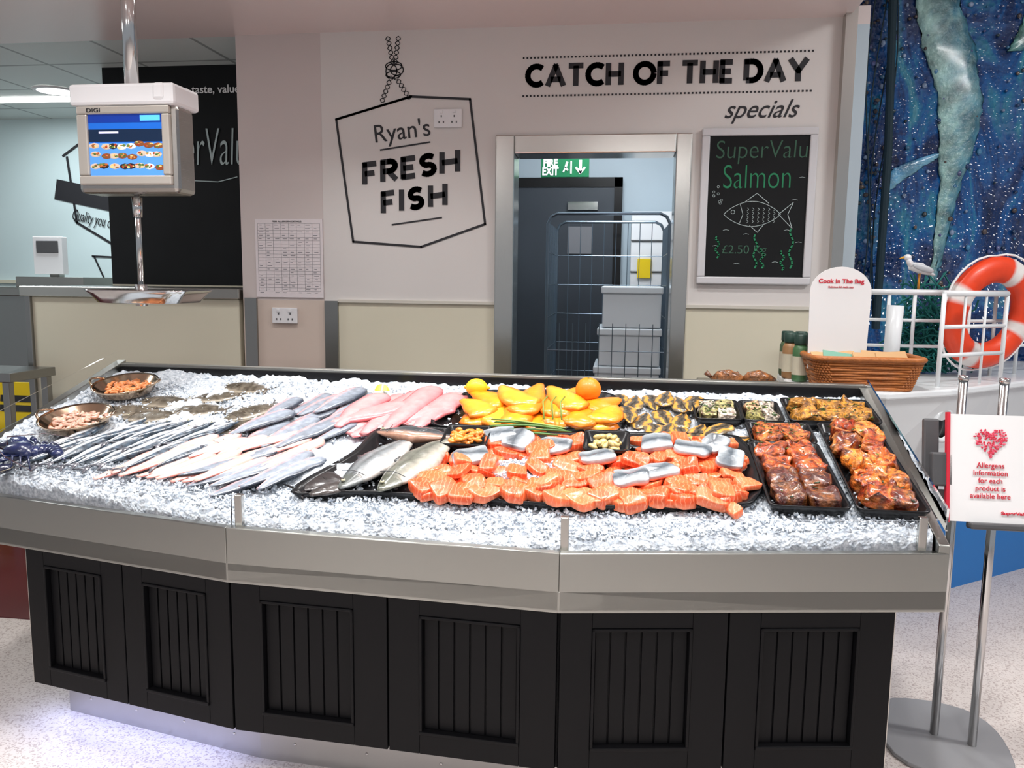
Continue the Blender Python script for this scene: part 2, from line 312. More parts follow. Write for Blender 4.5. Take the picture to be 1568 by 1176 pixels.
# mural, right
mb=MB(); mb.box(1.085,5.5,5.0,5.1,0,3.4); mb.build('wall_mural',M_mural)
mb=MB(); mb.box(1.03,1.085,4.45,5.0,0,3.4); mb.build('wall_mural_return',M_wall)
mu=empty('mural_relief_sculpture'); mb=MB()
def relief(pts,c0,c1,d=.14):
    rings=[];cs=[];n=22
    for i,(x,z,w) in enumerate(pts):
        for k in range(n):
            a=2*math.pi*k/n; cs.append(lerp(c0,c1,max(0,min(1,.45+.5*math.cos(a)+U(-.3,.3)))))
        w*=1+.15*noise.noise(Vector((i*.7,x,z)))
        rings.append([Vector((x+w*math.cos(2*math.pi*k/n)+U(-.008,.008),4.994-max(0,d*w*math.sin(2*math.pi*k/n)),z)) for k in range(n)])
    mb.loft(rings,cs)
def dens(pts,m=7):
    out=[]
    for i in range(len(pts)-1):
        for k in range(m): out.append(tuple(pts[i][q]+(pts[i+1][q]-pts[i][q])*k/m for q in range(3)))
    return out+[pts[-1]]
pale=L(150,190,184); dk=L(56,120,144)
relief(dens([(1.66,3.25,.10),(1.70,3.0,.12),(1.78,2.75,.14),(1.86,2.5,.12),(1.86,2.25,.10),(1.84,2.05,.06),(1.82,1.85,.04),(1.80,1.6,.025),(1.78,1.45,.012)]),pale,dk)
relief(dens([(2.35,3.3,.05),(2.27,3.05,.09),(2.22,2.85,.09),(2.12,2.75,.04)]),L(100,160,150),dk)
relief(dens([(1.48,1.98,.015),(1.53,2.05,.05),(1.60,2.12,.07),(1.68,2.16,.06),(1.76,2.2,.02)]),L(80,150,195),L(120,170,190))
for i in range(420):
    x=U(1.2,1.5) if i<170 else U(1.2,2.7);z=U(1.4,3.3); rr0=U(.006,.016); mb.sell((x,4.990,z),(rr0,.009,rr0*U(.7,1.3)),Matrix.Identity(3),1,L(*random.choice([(90,100,150),(60,120,160),(130,150,180),(30,60,100),(70,60,60),(110,95,85),(40,60,70)])),nu=8,nv=5)
mb.build('relief',M_relief,mu,smooth=True)

# ================================================================ WALL GRAPHICS
ff=empty('fresh_fish_wall_logo'); Y0=4.2985
mb=MB()
mb.ribbon([(-1.553,2.302),(-1.137,2.413),(-.821,2.394),(-.736,1.750),(-1.086,1.628),(-1.467,1.654)],.012,Y0,closed=True)
mb.ribbon([(-1.311,2.139),(-1.035,2.178)],.008,Y0); mb.ribbon([(-1.249,1.745),(-.971,1.784)],.008,Y0)
def rope(p,q,n=12,w=.016):
    for ph in(0,math.pi):
        pts=[]
        for i in range(n*8+1):
            t=i/(n*8); x=p[0]+(q[0]-p[0])*t; z=p[1]+(q[1]-p[1])*t; d=Vector((q[0]-p[0],q[1]-p[1])).normalized()
            o=math.sin(t*n*math.pi+ph)*w; pts.append((x-d[1]*o,z+d[0]*o))
        mb.ribbon(pts,.0035,Y0)
rope((-1.265,2.72),(-1.235,2.58),6,.012); rope((-1.205,2.72),(-1.225,2.58),6,.012)
rope((-1.245,2.52),(-1.30,2.385),6,.012); rope((-1.225,2.52),(-1.145,2.40),6,.012)
for cx,cz,rx,rz in((-1.232,2.57,.045,.022),(-1.245,2.545,.03,.035),(-1.215,2.55,.035,.028),(-1.235,2.525,.04,.018)):
    mb.ribbon([(cx+rx*math.cos(a*math.pi/10),cz+rz*math.sin(a*math.pi/10)) for a in range(20)],.005,Y0,closed=True)
lettering(mb,'FRESH',-1.412,-.872,1.953,.122,Y0,w=.24,tilt=7.2,gap=.38); lettering(mb,'FISH',-1.31,-.94,1.80,.122,Y0,w=.24,tilt=7.2,gap=.44)
mb.build('outline_and_letters',M_ink,ff)
text('ryans_text',"Ryan's",-1.34,-1.035,2.165,2.29,Y0,M_ink,ff,tilt=6.5,bold=.002)
cd=empty('catch_of_the_day_wall_lettering')
mb=MB(); lettering(mb,'CATCH OF THE DAY',-.531,.884,2.446,.118,Y0,w=.235,gap=.34,space=.82); mb.build('headline',M_ink,cd)
text('script_word','specials',.485,.85,2.25,2.365,Y0,M_ink,cd,shear=.45,bold=.004)
mb=MB()
for z in(2.594,2.404):
    n=76
    for i in range(n): x=-.54+1.437*i/(n-1); mb.box(x-.0045,x+.0045,4.297,4.2995,z-.0045,z+.0045)
mb.build('dotted_rules',M_ink,cd)
def socket(name,x0,x1,z0,z1):
    e=empty(name); mb=MB(); mb.box(x0,x1,4.285,4.299,z0,z1,m=0); mb.build('plate',[M_white],e,bevel=.004); mb=MB()
    for k in(.27,.73):
        cx=x0+(x1-x0)*k; cz=(z0+z1)/2-.008
        for dx,dz in((0,.018),(-.012,-.012),(.012,-.012)): mb.box(cx+dx-.003,cx+dx+.003,4.283,4.286,cz+dz-.005,cz+dz+.005,m=0)
        mb.box(cx-.008,cx+.008,4.279,4.286,z1-.022,z1-.008,m=1)
    mb.build('holes_and_rockers',[M_grey,M_white],e)
socket('wall_socket',-1.013,-.862,2.25,2.345); socket('wall_socket',-1.94,-1.793,1.20,1.288)
po=empty('allergen_chart_poster'); mb=MB(); mb.box(-2.03,-1.64,4.295,4.300,1.345,1.775); mb.build('sheet',mat('poster_sheet',L(224,216,218),.5),po); mb=MB()
text('poster_heading','FISH ALLERGEN DETAILS',-1.93,-1.76,1.757,1.766,4.2945,M_grey,po,bold=.02)
for i in range(21):
    z=1.75-i*.0185; mb.box(-2.015,-1.655,4.2942,4.295,z-.0006,z+.0006)
    for k in range(8):
        if R3()<.7: x=-2.01+k*.045+U(0,.008); mb.box(x,x+U(.012,.028),4.2942,4.295,z-.010,z-.007)
for k in range(9): x=-2.015+k*.045; mb.box(x-.0006,x+.0006,4.2942,4.295,1.38,1.75)
mb.build('print',M_print,po)
cb=empty('specials_chalkboard'); mb=MB()
mb.box(.377,.942,4.27,4.295,1.448,1.485);mb.box(.377,.942,4.27,4.295,2.188,2.226);mb.box(.377,.417,4.27,4.295,1.485,2.188);mb.box(.903,.942,4.27,4.295,1.485,2.188)
mb.build('frame',mat('frame_paint',L(205,205,208),.35),cb,bevel=.006)
mb=MB(); mb.box(.41,.91,4.28,4.298,1.48,2.195); mb.build('board',M_board,cb); YB=4.2795
text('chalk_title','SuperValu',.45,.895,2.05,2.165,YB,M_chalkd,cb,shear=.05,bold=-.012); text('chalk_salmon','Salmon',.49,.82,1.93,2.045,YB,M_chalkg,cb,bold=-.014)
text('chalk_price','£2.50 Kg',.50,.72,1.59,1.645,YB,M_chalkd,cb,bold=-.005)
mb=MB(); fx,fz=.65,1.80
body=[(fx-.15+.28*t/16, fz+.065*math.sin(math.pi*t/16)**.8) for t in range(17)]+[(fx+.13-.28*t/16,fz-.06*math.sin(math.pi*t/16)**.8) for t in range(17)]
mb.ribbon(body,.003,YB); mb.ribbon([(fx+.12,fz),(fx+.19,fz+.06),(fx+.165,fz),(fx+.19,fz-.07),(fx+.12,fz)],.003,YB)
mb.ribbon([(fx-.07,fz+.05),(fx-.055,fz),(fx-.07,fz-.045)],.0025,YB); mb.ribbon([(fx-.05,fz+.06),(fx+.01,fz+.105),(fx+.07,fz+.055)],.003,YB)
mb.ribbon([(fx-.02,fz-.055),(fx+.02,fz-.09),(fx+.05,fz-.05)],.003,YB)
mb.ribbon([(fx-.105+.01*math.cos(a),fz+.012+.01*math.sin(a)) for a in range(7)],.0025,YB)
for i in range(6):
    for j in range(4): x=fx-.035+i*.026; z=fz-.035+j*.02; mb.ribbon([(x,z+.008),(x+.008,z),(x,z-.008)],.0018,YB)
for i in range(8): x=U(.44,.50);z=U(1.8,1.95); mb.ribbon([(x+.006*math.cos(a),z+.006*math.sin(a)) for a in range(7)],.002,YB)
for x,z in((.5,1.72),(.8,1.72),(.56,1.55),(.75,1.56),(.83,1.87),(.45,1.64),(.86,1.66),(.86,1.98),(.6,1.70)): mb.ribbon([(x,z),(x+.015,z+.004),(x+.03,z)],.002,YB)
mb.build('chalk_fish',M_chalkw,cb); mb=MB()
for x,z,h in((.475,1.58,.11),(.665,1.53,.17),(.70,1.53,.10),(.80,1.52,.10),(.84,1.53,.2)):
    mb.ribbon([(x+.01*math.sin(i*1.2),z+h*i/10) for i in range(11)],.008,YB)
mb.build('chalk_seaweed',M_chalkg,cb)

# ================================================================ STOREROOM OBJECTS
ex=empty('fire_exit_sign'); mb=MB(); mb.box(-.545,-.235,5.3,5.33,2.12,2.25,m=0)
mb.box(-.52,-.51,5.31,5.32,2.25,2.76,m=2); mb.box(-.27,-.26,5.31,5.32,2.25,2.76,m=2); mb.build('panel',[M_greens,M_paper,M_chrome],ex)
text('exit_text','FIRE\nEXIT',-.535,-.43,2.13,2.235,5.298,M_paper,ex,bold=.04,line=.8); mb=MB()
mb.ribbon([(-.40,2.15),(-.385,2.18),(-.37,2.16)],.01,5.299); mb.ribbon([(-.385,2.18),(-.375,2.215)],.014,5.299); mb.ribbon([(-.35,2.14),(-.35,2.22)],.01,5.299); mb.ribbon([(-.29,2.225),(-.29,2.15)],.018,5.299); mb.ribbon([(-.32,2.18),(-.29,2.145),(-.26,2.18)],.014,5.299)
mb.build('pictogram',M_paper,ex)
rc=empty('roll_cage_trolley'); mb=MB()
X0,X1,Ya,Yb,Zb,Zt=-.46,.27,4.95,5.65,.2,1.86
for y in(Ya,Yb):
    mb.tube([(X0,y,Zb),(X0,y,Zt-.06),(X0+.02,y,Zt-.02),(X0+.06,y,Zt),(X1-.06,y,Zt),(X1-.02,y,Zt-.02),(X1,y,Zt-.06),(X1,y,Zb)],.010)
for z in [Zb+.03+.2*i for i in range(8)]:
    mb.tube([(X0,Ya,z),(X0,Yb,z)],.003,6); mb.tube([(X1,Ya,z),(X1,Yb,z)],.003,6); mb.tube([(X0,Yb,z),(X1,Yb,z)],.003,6)
    if z<1.2: mb.tube([(X0,Ya,z),(X1,Ya,z)],.003,6)
for i in range(1,9):
    x=X0+(X1-X0)*i/9; mb.tube([(x,Yb,Zb),(x,Yb,Zt)],.003,6); mb.tube([(x,Ya,Zb),(x,Ya,1.2)],.003,6)
    y=Ya+(Yb-Ya)*i/9; mb.tube([(X0,y,Zb),(X0,y,Zt-.05)],.003,6); mb.tube([(X1,y,Zb),(X1,y,Zt-.05)],.003,6)
mb.box(X0-.02,X1+.02,Ya-.02,Yb+.02,.17,.2)
for x in(X0+.05,X1-.05):
    for y in(Ya+.05,Yb-.05): mb.tube([(x-.015,y,.07),(x+.015,y,.07)],.065,14); mb.box(x-.02,x+.02,y-.02,y+.02,.07,.18)
mb.build('cage_frame',mat('galvanised_wire',L(105,118,130),.3,metal=.8),rc,smooth=False)
mb=MB()
z=.21
for h,a_ in((.26,-.16),(.22,-.06),(.24,-.16),(.24,-.14),(.26,-.12)): mb.box(a_,.24,5.05,5.58,z,z+h-.05,m=0); mb.box(a_-.01,.25,5.04,5.59,z+h-.05,z+h-.005,m=0); z+=h
mb.build('styrofoam_boxes',[M_foam],rc,bevel=.008)
mb=MB(); mb.box(-.44,-.2,5.1,5.5,.21,.7,m=0); mb.build('blue_crate',[mat('blue_crate',L(60,90,120),.4)],rc,bevel=.01)
mb=MB(); mb.box(.02,.9,5.85,6.1,.0,1.1,m=0); mb.box(.05,.5,5.86,6.09,1.1,1.95,m=1); mb.box(.1,.2,5.84,5.86,1.48,1.62,m=2)
for z in(1.3,1.52,1.74): mb.box(.05,.5,5.85,5.86,z,z+.012,m=0)
mb.build('storage_cabinet',[M_grey,M_white,M_yel],bevel=.01)

# ================================================================ HANGING SCALE
hs=empty('hanging_scale'); px_=-1.885
mb=MB(); mb.tube([(px_,2.97,2.12),(px_,2.97,2.75)],.026,16); mb.tube([(px_,2.97,1.78),(px_,2.97,1.39)],.011,12)
mb.tube([(px_,2.97,2.735),(px_,2.97,2.75)],.06,20)
mb.tube([(px_,2.97,1.68),(px_,2.97,1.755)],[.017,.02],12)
mb.box(px_-.017,px_+.017,2.955,2.985,1.335,1.42); mb.build('pole',M_chrome,hs,smooth=True)
mb=MB(); mb.box(-2.08,-1.668,2.9,3.03,1.765,2.09); mb.build('housing',steel('housing_steel',(.5,.48,.45),.25,aniso=0),hs,bevel=.018)
mb=MB(); mb.prism([(-2.088,2.88),(-1.664,2.88),(-1.66,3.06),(-2.083,3.06)],2.085,2.165); mb.box(-1.75,-1.70,2.875,2.9,2.10,2.165); mb.build('top_cover',M_white,hs,bevel=.015)
mb=MB()
mb.box(-2.065,-1.69,2.885,2.905,1.795,1.83);mb.box(-2.065,-1.69,2.885,2.905,2.055,2.085);mb.box(-2.065,-2.022,2.885,2.905,1.83,2.055);mb.box(-1.722,-1.69,2.885,2.905,1.83,2.055)
mb.build('bezel',mat('bezel_silver',L(186,180,172),.35,metal=.3),hs,bevel=.006)
M_scr,nt,b=newmat('screen_picture'); N=nt.nodes.new; K=nt.links.new
at=N('ShaderNodeAttribute'); at.attribute_name='Col'; K(at.outputs['Color'],b.inputs['Base Color']); K(at.outputs['Color'],b.inputs['Emission Color']); b.inputs['Emission Strength'].default_value=.5; b.inputs['Roughness'].default_value=.15
mb=MB(); mb.box(-2.022,-1.722,2.895,2.90,1.83,2.055,c=L(25,95,190)); ys=2.8945
mb.box(-2.022,-1.722,ys-.001,ys,2.025,2.055,c=L(15,50,140)); mb.box(-1.81,-1.73,ys-.002,ys-.001,2.03,2.05,c=L(90,190,255)); mb.box(-1.98,-1.9,ys-.002,ys-.001,1.985,1.992,c=L(220,220,255))
mb.box(-2.022,-1.722,ys-.0008,ys,1.83,1.95,c=L(80,140,215)); mb.box(-2.022,-1.722,ys-.0012,ys,1.955,2.0,c=L(14,34,60))
for i in range(24):
    x=-1.995+.036*(i%8)+U(-.008,.008);z=1.865+.038*(i//8)+U(-.008,.008); mb.sell((x,ys-.001,z),(.022,.001+i*.00002,.011),Matrix.Identity(3),1,L(*random.choice([(190,170,150),(40,30,28),(210,205,200),(120,70,40)])),nu=16,nv=4)
    for q in range(6): mb.sell((x+U(-.012,.012),ys-.0015,z+U(-.004,.006)),(U(.004,.009),.0012+q*.00003,U(.002,.005)),Matrix.Identity(3),1,L(*random.choice([(170,90,40),(60,95,45),(190,120,60),(150,50,30),(215,190,120),(90,110,50)])),nu=10,nv=4)
mb.build('screen',M_scr,hs)
text('brand_print','DIGI',-2.02,-1.965,2.062,2.076,2.884,M_ink,hs,bold=.01)
mb=MB(); rings=[]
def rr(cx,cy,hx,hy,r,z,n=6):
    o=[]
    for q,(sx_,sy_) in enumerate(((1,1),(-1,1),(-1,-1),(1,-1))):
        for k in range(n+1):
            a=math.pi/2*q+math.pi/2*k/n; o.append(Vector((cx+sx_*(hx-r)+r*math.cos(a),cy+sy_*(hy-r)+r*math.sin(a),z)))
    return o
for hx,hy,z in((.12,.09,1.345),(.17,.12,1.35),(.195,.135,1.385),(.208,.145,1.395),(.208,.145,1.40),(.195,.135,1.39),(.16,.11,1.36),(.1,.07,1.355)): rings.append(rr(-1.85,2.97,hx,hy,.06,z))
mb.loft(rings); mb.build('pan',M_chrome,hs,smooth=True)

# ================================================================ FISH COUNTER
FP=[(-2.2,2.283),(-1.076,2.04),(-.14,1.981),(.864,2.153)]
def fy(x,poly=FP):
    for i in range(len(poly)-1):
        if x<=poly[i+1][0] or i==len(poly)-2:
            t=(x-poly[i][0])/(poly[i+1][0]-poly[i][0]); return poly[i][1]+(poly[i+1][1]-poly[i][1])*t
zi=lambda x,y:.3055+.23*y
fc=empty('fish_display_counter')
mb=MB()
for i in range(3):
    a,b_=FP[i],FP[i+1]; mb.prism([a,b_,(b_[0],b_[1]+.028),(a[0],a[1]+.028)],.605,.760)
mb.prism([(x,y+.0) for x,y in FP]+[(.93,3.2),(-2.2,3.26)],.60,.66)
mb.prism([(.864,2.153),(.93,3.2),(.90,3.2),(.836,2.155)],.61,lambda x,y:zi(x,y)+(.035 if y>2.5 else -.02))
mb.prism([(-2.2,2.283),(-2.17,2.283),(-2.15,3.25),(-2.19,3.25)],.61,lambda x,y:zi(x,y)+(.035 if y>2.5 else -.02))
mb.prism([(-2.19,3.22),(.93,3.165),(.93,3.2),(-2.19,3.255)],.2,1.065)
mb.prism([(-2.19,3.215),(.93,3.16),(.93,3.205),(-2.19,3.26)],1.06,1.075)
mb.build('stainless_tray',M_steel,fc,bevel=.003)
mb=MB(); mb.prism([(-2.16,3.205),(.9,3.15),(.9,3.156),(-2.16,3.211)],1.0,1.062); mb.build('black_gasket',M_blackpl,fc)
CP=[(-1.83,2.225),(-1.07,2.065),(-.14,2.008),(.735,2.158)]
mb=MB(); mb.prism(CP+[(.735,3.1),(-1.83,3.15)],.157,.605)
mb.build('cabinet',M_black,fc)
mb=MB()
def sbox(A,B,s0,s1,d0,d1,z0,z1,m=0):
    A=Vector((*A,0));B=Vector((*B,0)); t=(B-A); Ln=t.length; t.normalize(); nn=Vector((t.y,-t.x,0))
    Mx=Matrix(((t.x,nn.x,0,A.x),(t.y,nn.y,0,A.y),(0,0,1,0),(0,0,0,1)))
    mb.box(s0*Ln,s1*Ln,d0,d1,z0,z1,M=Mx,m=m)
for i in range(3):
    A,B=CP[i],CP[i+1]; Ln=math.dist(A,B)
    for h in range(2):
        a=h*.5+.0025; e=h*.5+.4975; w=e-a; s1=a+w*.19; s2=e-w*.21
        sbox(A,B,a,s1,0,.02,.157,.603); sbox(A,B,s2,e,0,.02,.157,.603); sbox(A,B,s1,s2,0,.02,.555,.603); sbox(A,B,s1,s2,0,.02,.157,.215)
        g=.008/Ln; sbox(A,B,s1,s1+g,0,.024,.215,.555); sbox(A,B,s2-g,s2,0,.024,.215,.555); sbox(A,B,s1,s2,0,.024,.547,.555); sbox(A,B,s1,s2,0,.026,.215,.225)
        n=6
        for k in range(n):
            u0=s1+g+(s2-s1-2*g)*k/n; u1=s1+g+(s2-s1-2*g)*(k+1)/n; q=.0022/Ln
            sbox(A,B,u0+q,u1-q,0,.007,.225,.547)
mb.build('beadboard_doors',M_black,fc,bevel=.002)
mb=MB(); mb.box(.725,.745,2.16,2.19,.15,.605); mb.box(-1.845,-1.825,2.22,2.25,.15,.605); mb.build('corner_trim',M_steelv,fc)
PP=[(-1.80,2.32),(-1.05,2.16),(-.14,2.10),(.68,2.24)]
mb=MB(); mb.prism(PP+[(.68,3.0),(-1.80,3.05)],0,.158)
mb.build('plinth',steel('plinth_steel',(.5,.5,.5),.3,aniso=0),fc)
mb=MB()
for i in range(3):
    for k in range(4):
        t=(k+.5)/4; x=PP[i][0]+(PP[i+1][0]-PP[i][0])*t; y=PP[i][1]+(PP[i+1][1]-PP[i][1])*t
        mb.sell((x,y,.06),(.005,.003,.005),Matrix.Identity(3),1,nu=10,nv=6)
mb.build('plinth_screws',M_chrome,fc)
mb=MB(); GP=[(x,y+.035) for x,y in FP]
for i in range(3):
    a,b_=GP[i],GP[i+1]; mb.prism([a,b_,(b_[0],b_[1]+.006),(a[0],a[1]+.006)],.75,.838)
mb.prism([(.862,2.19),(.925,3.17),(.931,3.17),(.868,2.19)],lambda x,y:zi(x,y)+.0,lambda x,y:zi(x,y)+.06)
mb.prism([(-2.2,2.33),(-2.19,3.24),(-2.196,3.24),(-2.206,2.33)],lambda x,y:zi(x,y)+.0,lambda x,y:zi(x,y)+.07)
mb.build('glass_guard',M_glass,fc)
mb=MB()
for x in(-1.05,-.13,.80,-2.1):
    y=fy(x)+.03; mb.box(x-.011,x+.011,y-.004,y+.016,.755,.848)
mb.build('glass_posts',M_steelv,fc,bevel=.003)

# ---- ice
def right_x(y): return .836+(y-2.155)*.062
mb=MB(); nu_,nv_=340,110; vs=[];fs=[]
for i in range(nu_+1):
    u=i/nu_
    for j in range(nv_+1):
        v=j/nv_; xr=right_x(2.15+v); x=-2.165+(xr+2.165-.002)*u
        y0=fy(x)+.045; y1=3.158+(x<0)*(-x)*.02; y=y0+(y1-y0)*v
        h=noise.noise(Vector((x*9,y*9,0)))*.012+noise.noise(Vector((x*35,y*35,3)))*.010+noise.noise(Vector((x*80,y*80,7)))*.009
        z=zi(x,y)+h-.002
        if v<.08: z-= .012*(1-v/.08)
        if x<-1.2 and y>2.6: z+=.03*max(0,noise.noise(Vector((x*4,y*5,9))))
        if abs(x+.268)<.16 and abs(y-2.36)<.12: z+=.04*math.cos(min(1,((x+.268)/.16)**2+((y-2.36)/.12)**2)*math.pi/2)
        if abs(x+.95)<.15 and abs(y-2.39)<.12: z+=.03*math.cos(min(1,((x+.95)/.15)**2+((y-2.39)/.12)**2)*math.pi/2)
        vs.append((x,y,z))
W=nv_+1
for i in range(nu_):
    for j in range(nv_): fs.append((i*W+j,(i+1)*W+j,(i+1)*W+j+1,i*W+j+1))
o=len(vs)
for i in range(nu_+1): x,y,z=vs[i*W]; vs.append((x,y,.66))
for i in range(nu_): fs.append((o+i,o+i+1,(i+1)*W,i*W))
mb.add(vs,fs)
for k in range(9500):
    if k<3800:
        x=U(-2.15,.82); y=fy(x)+.05+U(0,.17)
    elif k<5200: x=U(-2.1,-1.2); y=U(2.6,3.15)
    elif k<6200:
        a=U(0,6.28);q=math.sqrt(R3()); x=-.268+.13*q*math.cos(a); y=2.36+.07*q*math.sin(a)
    else:
        x=U(-2.15,.83); y=U(fy(x)+.05,3.13)
    s_=U(.003,.008); E=Euler((U(0,6),U(0,6),U(0,6))).to_matrix(); p=I(x,y,.002+U(0,.007)+(.033 if 5200<=k<6200 else 0))
    q=[E@Vector(d)*s_ for d in((1,0,0),(-.8,.6,0),(-.7,-.8,.1),(0,0,1.1),(.1,0,-1))]
    mb.add([p+w for w in q],[(0,1,3),(1,2,3),(2,0,3),(1,0,4),(2,1,4),(0,2,4)])
ob=mb.build('crushed_ice_bed',M_ice,smooth=True)
ob.data.polygons.foreach_set('use_smooth',[(i<len(fs)) or (i%3==0) for i in range(len(ob.data.polygons))])

# ---- fish primitives
def fishbody(mb,a,b_,w,h,colf,lift=0,prof=None,bend=0,ns=16,nr=14,tail=0,tailc=(.1,.1,.12),eye=0,asym=0):
    A=I(a[0],a[1],lift);B=I(b_[0],b_[1],lift); T=(B-A); Ln=T.length; T.normalize(); S=NI.cross(T).normalized()
    rings=[];cs=[]; sd=R3()*90
    for i in range(ns+1):
        s_=i/ns; pr=prof(s_); c0=A+T*Ln*s_+S*bend*math.sin(math.pi*s_)
        ring=[]
        for k in range(nr):
            th=2*math.pi*k/nr; cx=math.cos(th); sx_=math.sin(th); w2=1+.10*noise.noise(Vector((s_*5,cx*2,sd)))
            ring.append(c0+S*(w/2*pr*cx*w2)+NI*(h*.5+h*.5*sx_*(min(1,pr*1.2))*(1+.3*noise.noise(Vector((s_*6,cx*3,sd+9)))))); cs.append(colf(s_,cx,sx_))
        rings.append(ring)
    mb.loft(rings,cs)
    if tail:
        c0=B+NI*h*.45; tw=w*tail
        vs=[c0-T*Ln*.03+S*w*.1,c0-T*Ln*.03-S*w*.1,c0+T*Ln*.13-S*tw*.55,c0+T*Ln*.05,c0+T*Ln*.13+S*tw*.55]
        vs2=[p+NI*.003 for p in vs]; mb.add(vs+vs2,[(0,1,3),(1,2,3),(0,3,4),(5,8,6),(6,8,7),(5,9,8),(1,6,7,2),(2,7,8,3),(3,8,9,4),(4,9,5,0)],tailc)
        p=A+T*Ln*.28+NI*h*.9; mb.add([p,p+T*Ln*.1-S*w*.1+NI*.003,p+T*Ln*.11+S*w*.12+NI*.002],[(0,1,2)],tailc)
        p=A+T*Ln*.42+S*w*.46+NI*h*.5; q=p+T*Ln*.12; mb.add([p,q,p+S*w*.16+T*Ln*.07,p+NI*.003,q+NI*.003,p+S*w*.16+T*Ln*.07+NI*.003],[(0,1,2),(3,5,4),(0,3,4,1),(1,4,5,2),(2,5,3,0)],tailc)
    if eye:
        p=A+T*Ln*.075+S*w*.06+NI*h*.78; mb.sell(p,(eye,eye,eye*.7),RI,1,L(200,195,165),nu=10,nv=6); mb.sell(p+NI*eye*.45,(eye*.6,eye*.6,eye*.5),RI,1,(.005,.005,.006),nu=8,nv=6)
        g0=A+T*Ln*.17; mb.tube([g0+S*w*x_+T*Ln*(.02-.05*abs(x_))+NI*(h*(1.0-.9*x_*x_)) for x_ in(-.32,-.16,0,.16,.32)],eye*.18,6,tailc)
Pwhole=lambda s:max(.04,(math.sin(math.pi*min(1,s*1.6+.02)/2)**.7 if s<.6 else 1)*(1 if s<.45 else max(.14,1-((s-.45)/.55)**1.5*.9)))
Pfil=lambda s:max(.1,min(1,(s/.12)**.5)*(1 if s<.4 else 1-.75*((s-.4)/.6)**1.4))
Pflat=lambda s:max(.05,math.sin(math.pi*(.02+.96*s))**.55)
def cmack(s,cx,sx):
    st=.5+.5*math.sin(s*60+cx*4)
    if cx>.5: return lerp(L(22,30,42),L(70,88,104),st)
    if cx>.2: return L(104,122,136)
    return L(206,208,212)
def csilv(back,mid,belly,head=None):
    def f(s,cx,sx):
        if head and s<.17: return lerp(head,mid,max(0,-cx)*.6)
        if cx>.5: return lerp(mid,back,(cx-.5)/.4 if cx<.9 else 1)
        if cx<-.25: return lerp(mid,belly,min(1,(-cx-.25)/.4))
        if abs(cx-.1)<.12: return lerp(mid,back,.5)
        return mid
    return f
def cfil(c,e,line=None):
    def f(s,cx,sx):
        k=abs(cx); r=lerp(c,e,k**2)
        if line and k<.12: return line
        return r
    return f
mb=MB()
for i in range(12):
    x=-1.93+i*.044; dx=U(.06,.15); y=2.285+U(-.02,.03); fishbody(mb,(x+dx,y+.22+U(0,.04)),(x,y),.055,.024,cmack,prof=Pwhole,bend=U(-.012,.012),tail=1,eye=.0038,lift=.002+.007*(i%2),nr=18)
for i in range(9):
    x=-1.86+i*.048+U(-.01,.01); dx=U(.06,.17); y=2.44+U(-.03,.03); fishbody(mb,(x+dx,y+.20),(x,y),.055,.024,cmack,prof=Pwhole,bend=U(-.012,.012),tail=1,eye=.0038,lift=.014,nr=18)
mb.build('sardine_pile',M_fish,smooth=True)
mb=MB()
for i in range(12):
    x=-1.60+i*.042; y=2.235+U(-.015,.03); fishbody(mb,(x+U(.1,.19),y+U(.17,.25)),(x,y),.066,.018,cfil(jit(L(230,188,176),.07),L(208,128,118),L(236,208,200)),prof=Pfil,bend=U(-.02,.02),lift=.002+.006*(i%3))
for i in range(9):
    x=-1.46+i*.045; y=2.39+U(-.02,.05); fishbody(mb,(x+U(.06,.19),y+U(.14,.2)),(x,y),.062,.017,cfil(jit(L(232,194,184),.07),L(214,140,132)),prof=Pfil,bend=U(-.02,.02),lift=.014)
mb.build('whiting_fillets',M_flesh,smooth=True)
mb=MB()
for x,y,a in((-1.57,2.80,.1),(-1.333,2.67,.5),(-1.85,2.77,.2),(-1.745,2.87,-.1),(-1.58,2.93,.3),(-1.50,3.04,-.2),(-1.72,2.73,.1),(-1.36,2.80,.9)):
    d=Vector((math.cos(a),math.sin(a)))*.1; fishbody(mb,(x-d.x,y-d.y),(x+d.x,y+d.y),.12,.016,lambda s,cx,sx:jit(lerp(L(110,102,90),L(72,64,54),R3()),.2) if abs(cx)<.8 else L(150,140,124),prof=Pflat,tail=.8,tailc=L(80,70,60),lift=-.003,eye=.004)
mb.build('plaice_group',M_fish,smooth=True)
mb=MB(); S1=lambda:csilv(jit(L(52,60,72),.25),jit(L(142,150,162),.18),jit(L(226,176,178),.08))
def run(lst,w,h,colf,prof=Pfil,mbx=None,ja=0,**k):
    for n_,(a,b_) in enumerate(lst):
        a=(a[0]+U(-ja,ja),a[1]+U(-ja,ja)*.6)
        fishbody(mbx or mb,a,b_,w*U(.88,1.12),h,colf(),prof=prof,bend=U(-.02,.02),lift=.002+.009*(n_%3),**k)
run([((-1.14,2.70),(-1.24,2.47)),((-1.07,2.72),(-1.17,2.48)),((-1.0,2.70),(-1.11,2.46)),((-.94,2.73),(-1.05,2.50)),((-.90,2.78),(-1.0,2.55)),((-1.20,2.78),(-1.31,2.55)),
     ((-1.13,2.98),(-1.21,2.74)),((-1.07,2.97),(-1.15,2.75)),((-1.0,3.0),(-1.09,2.76)),((-.94,3.0),(-1.03,2.76)),((-.88,2.92),(-.98,2.70)),((-1.17,2.90),(-1.26,2.70)),((-1.06,2.84),(-1.15,2.62)),((-.98,2.86),(-1.08,2.62))],.085,.02,S1,ja=.035)
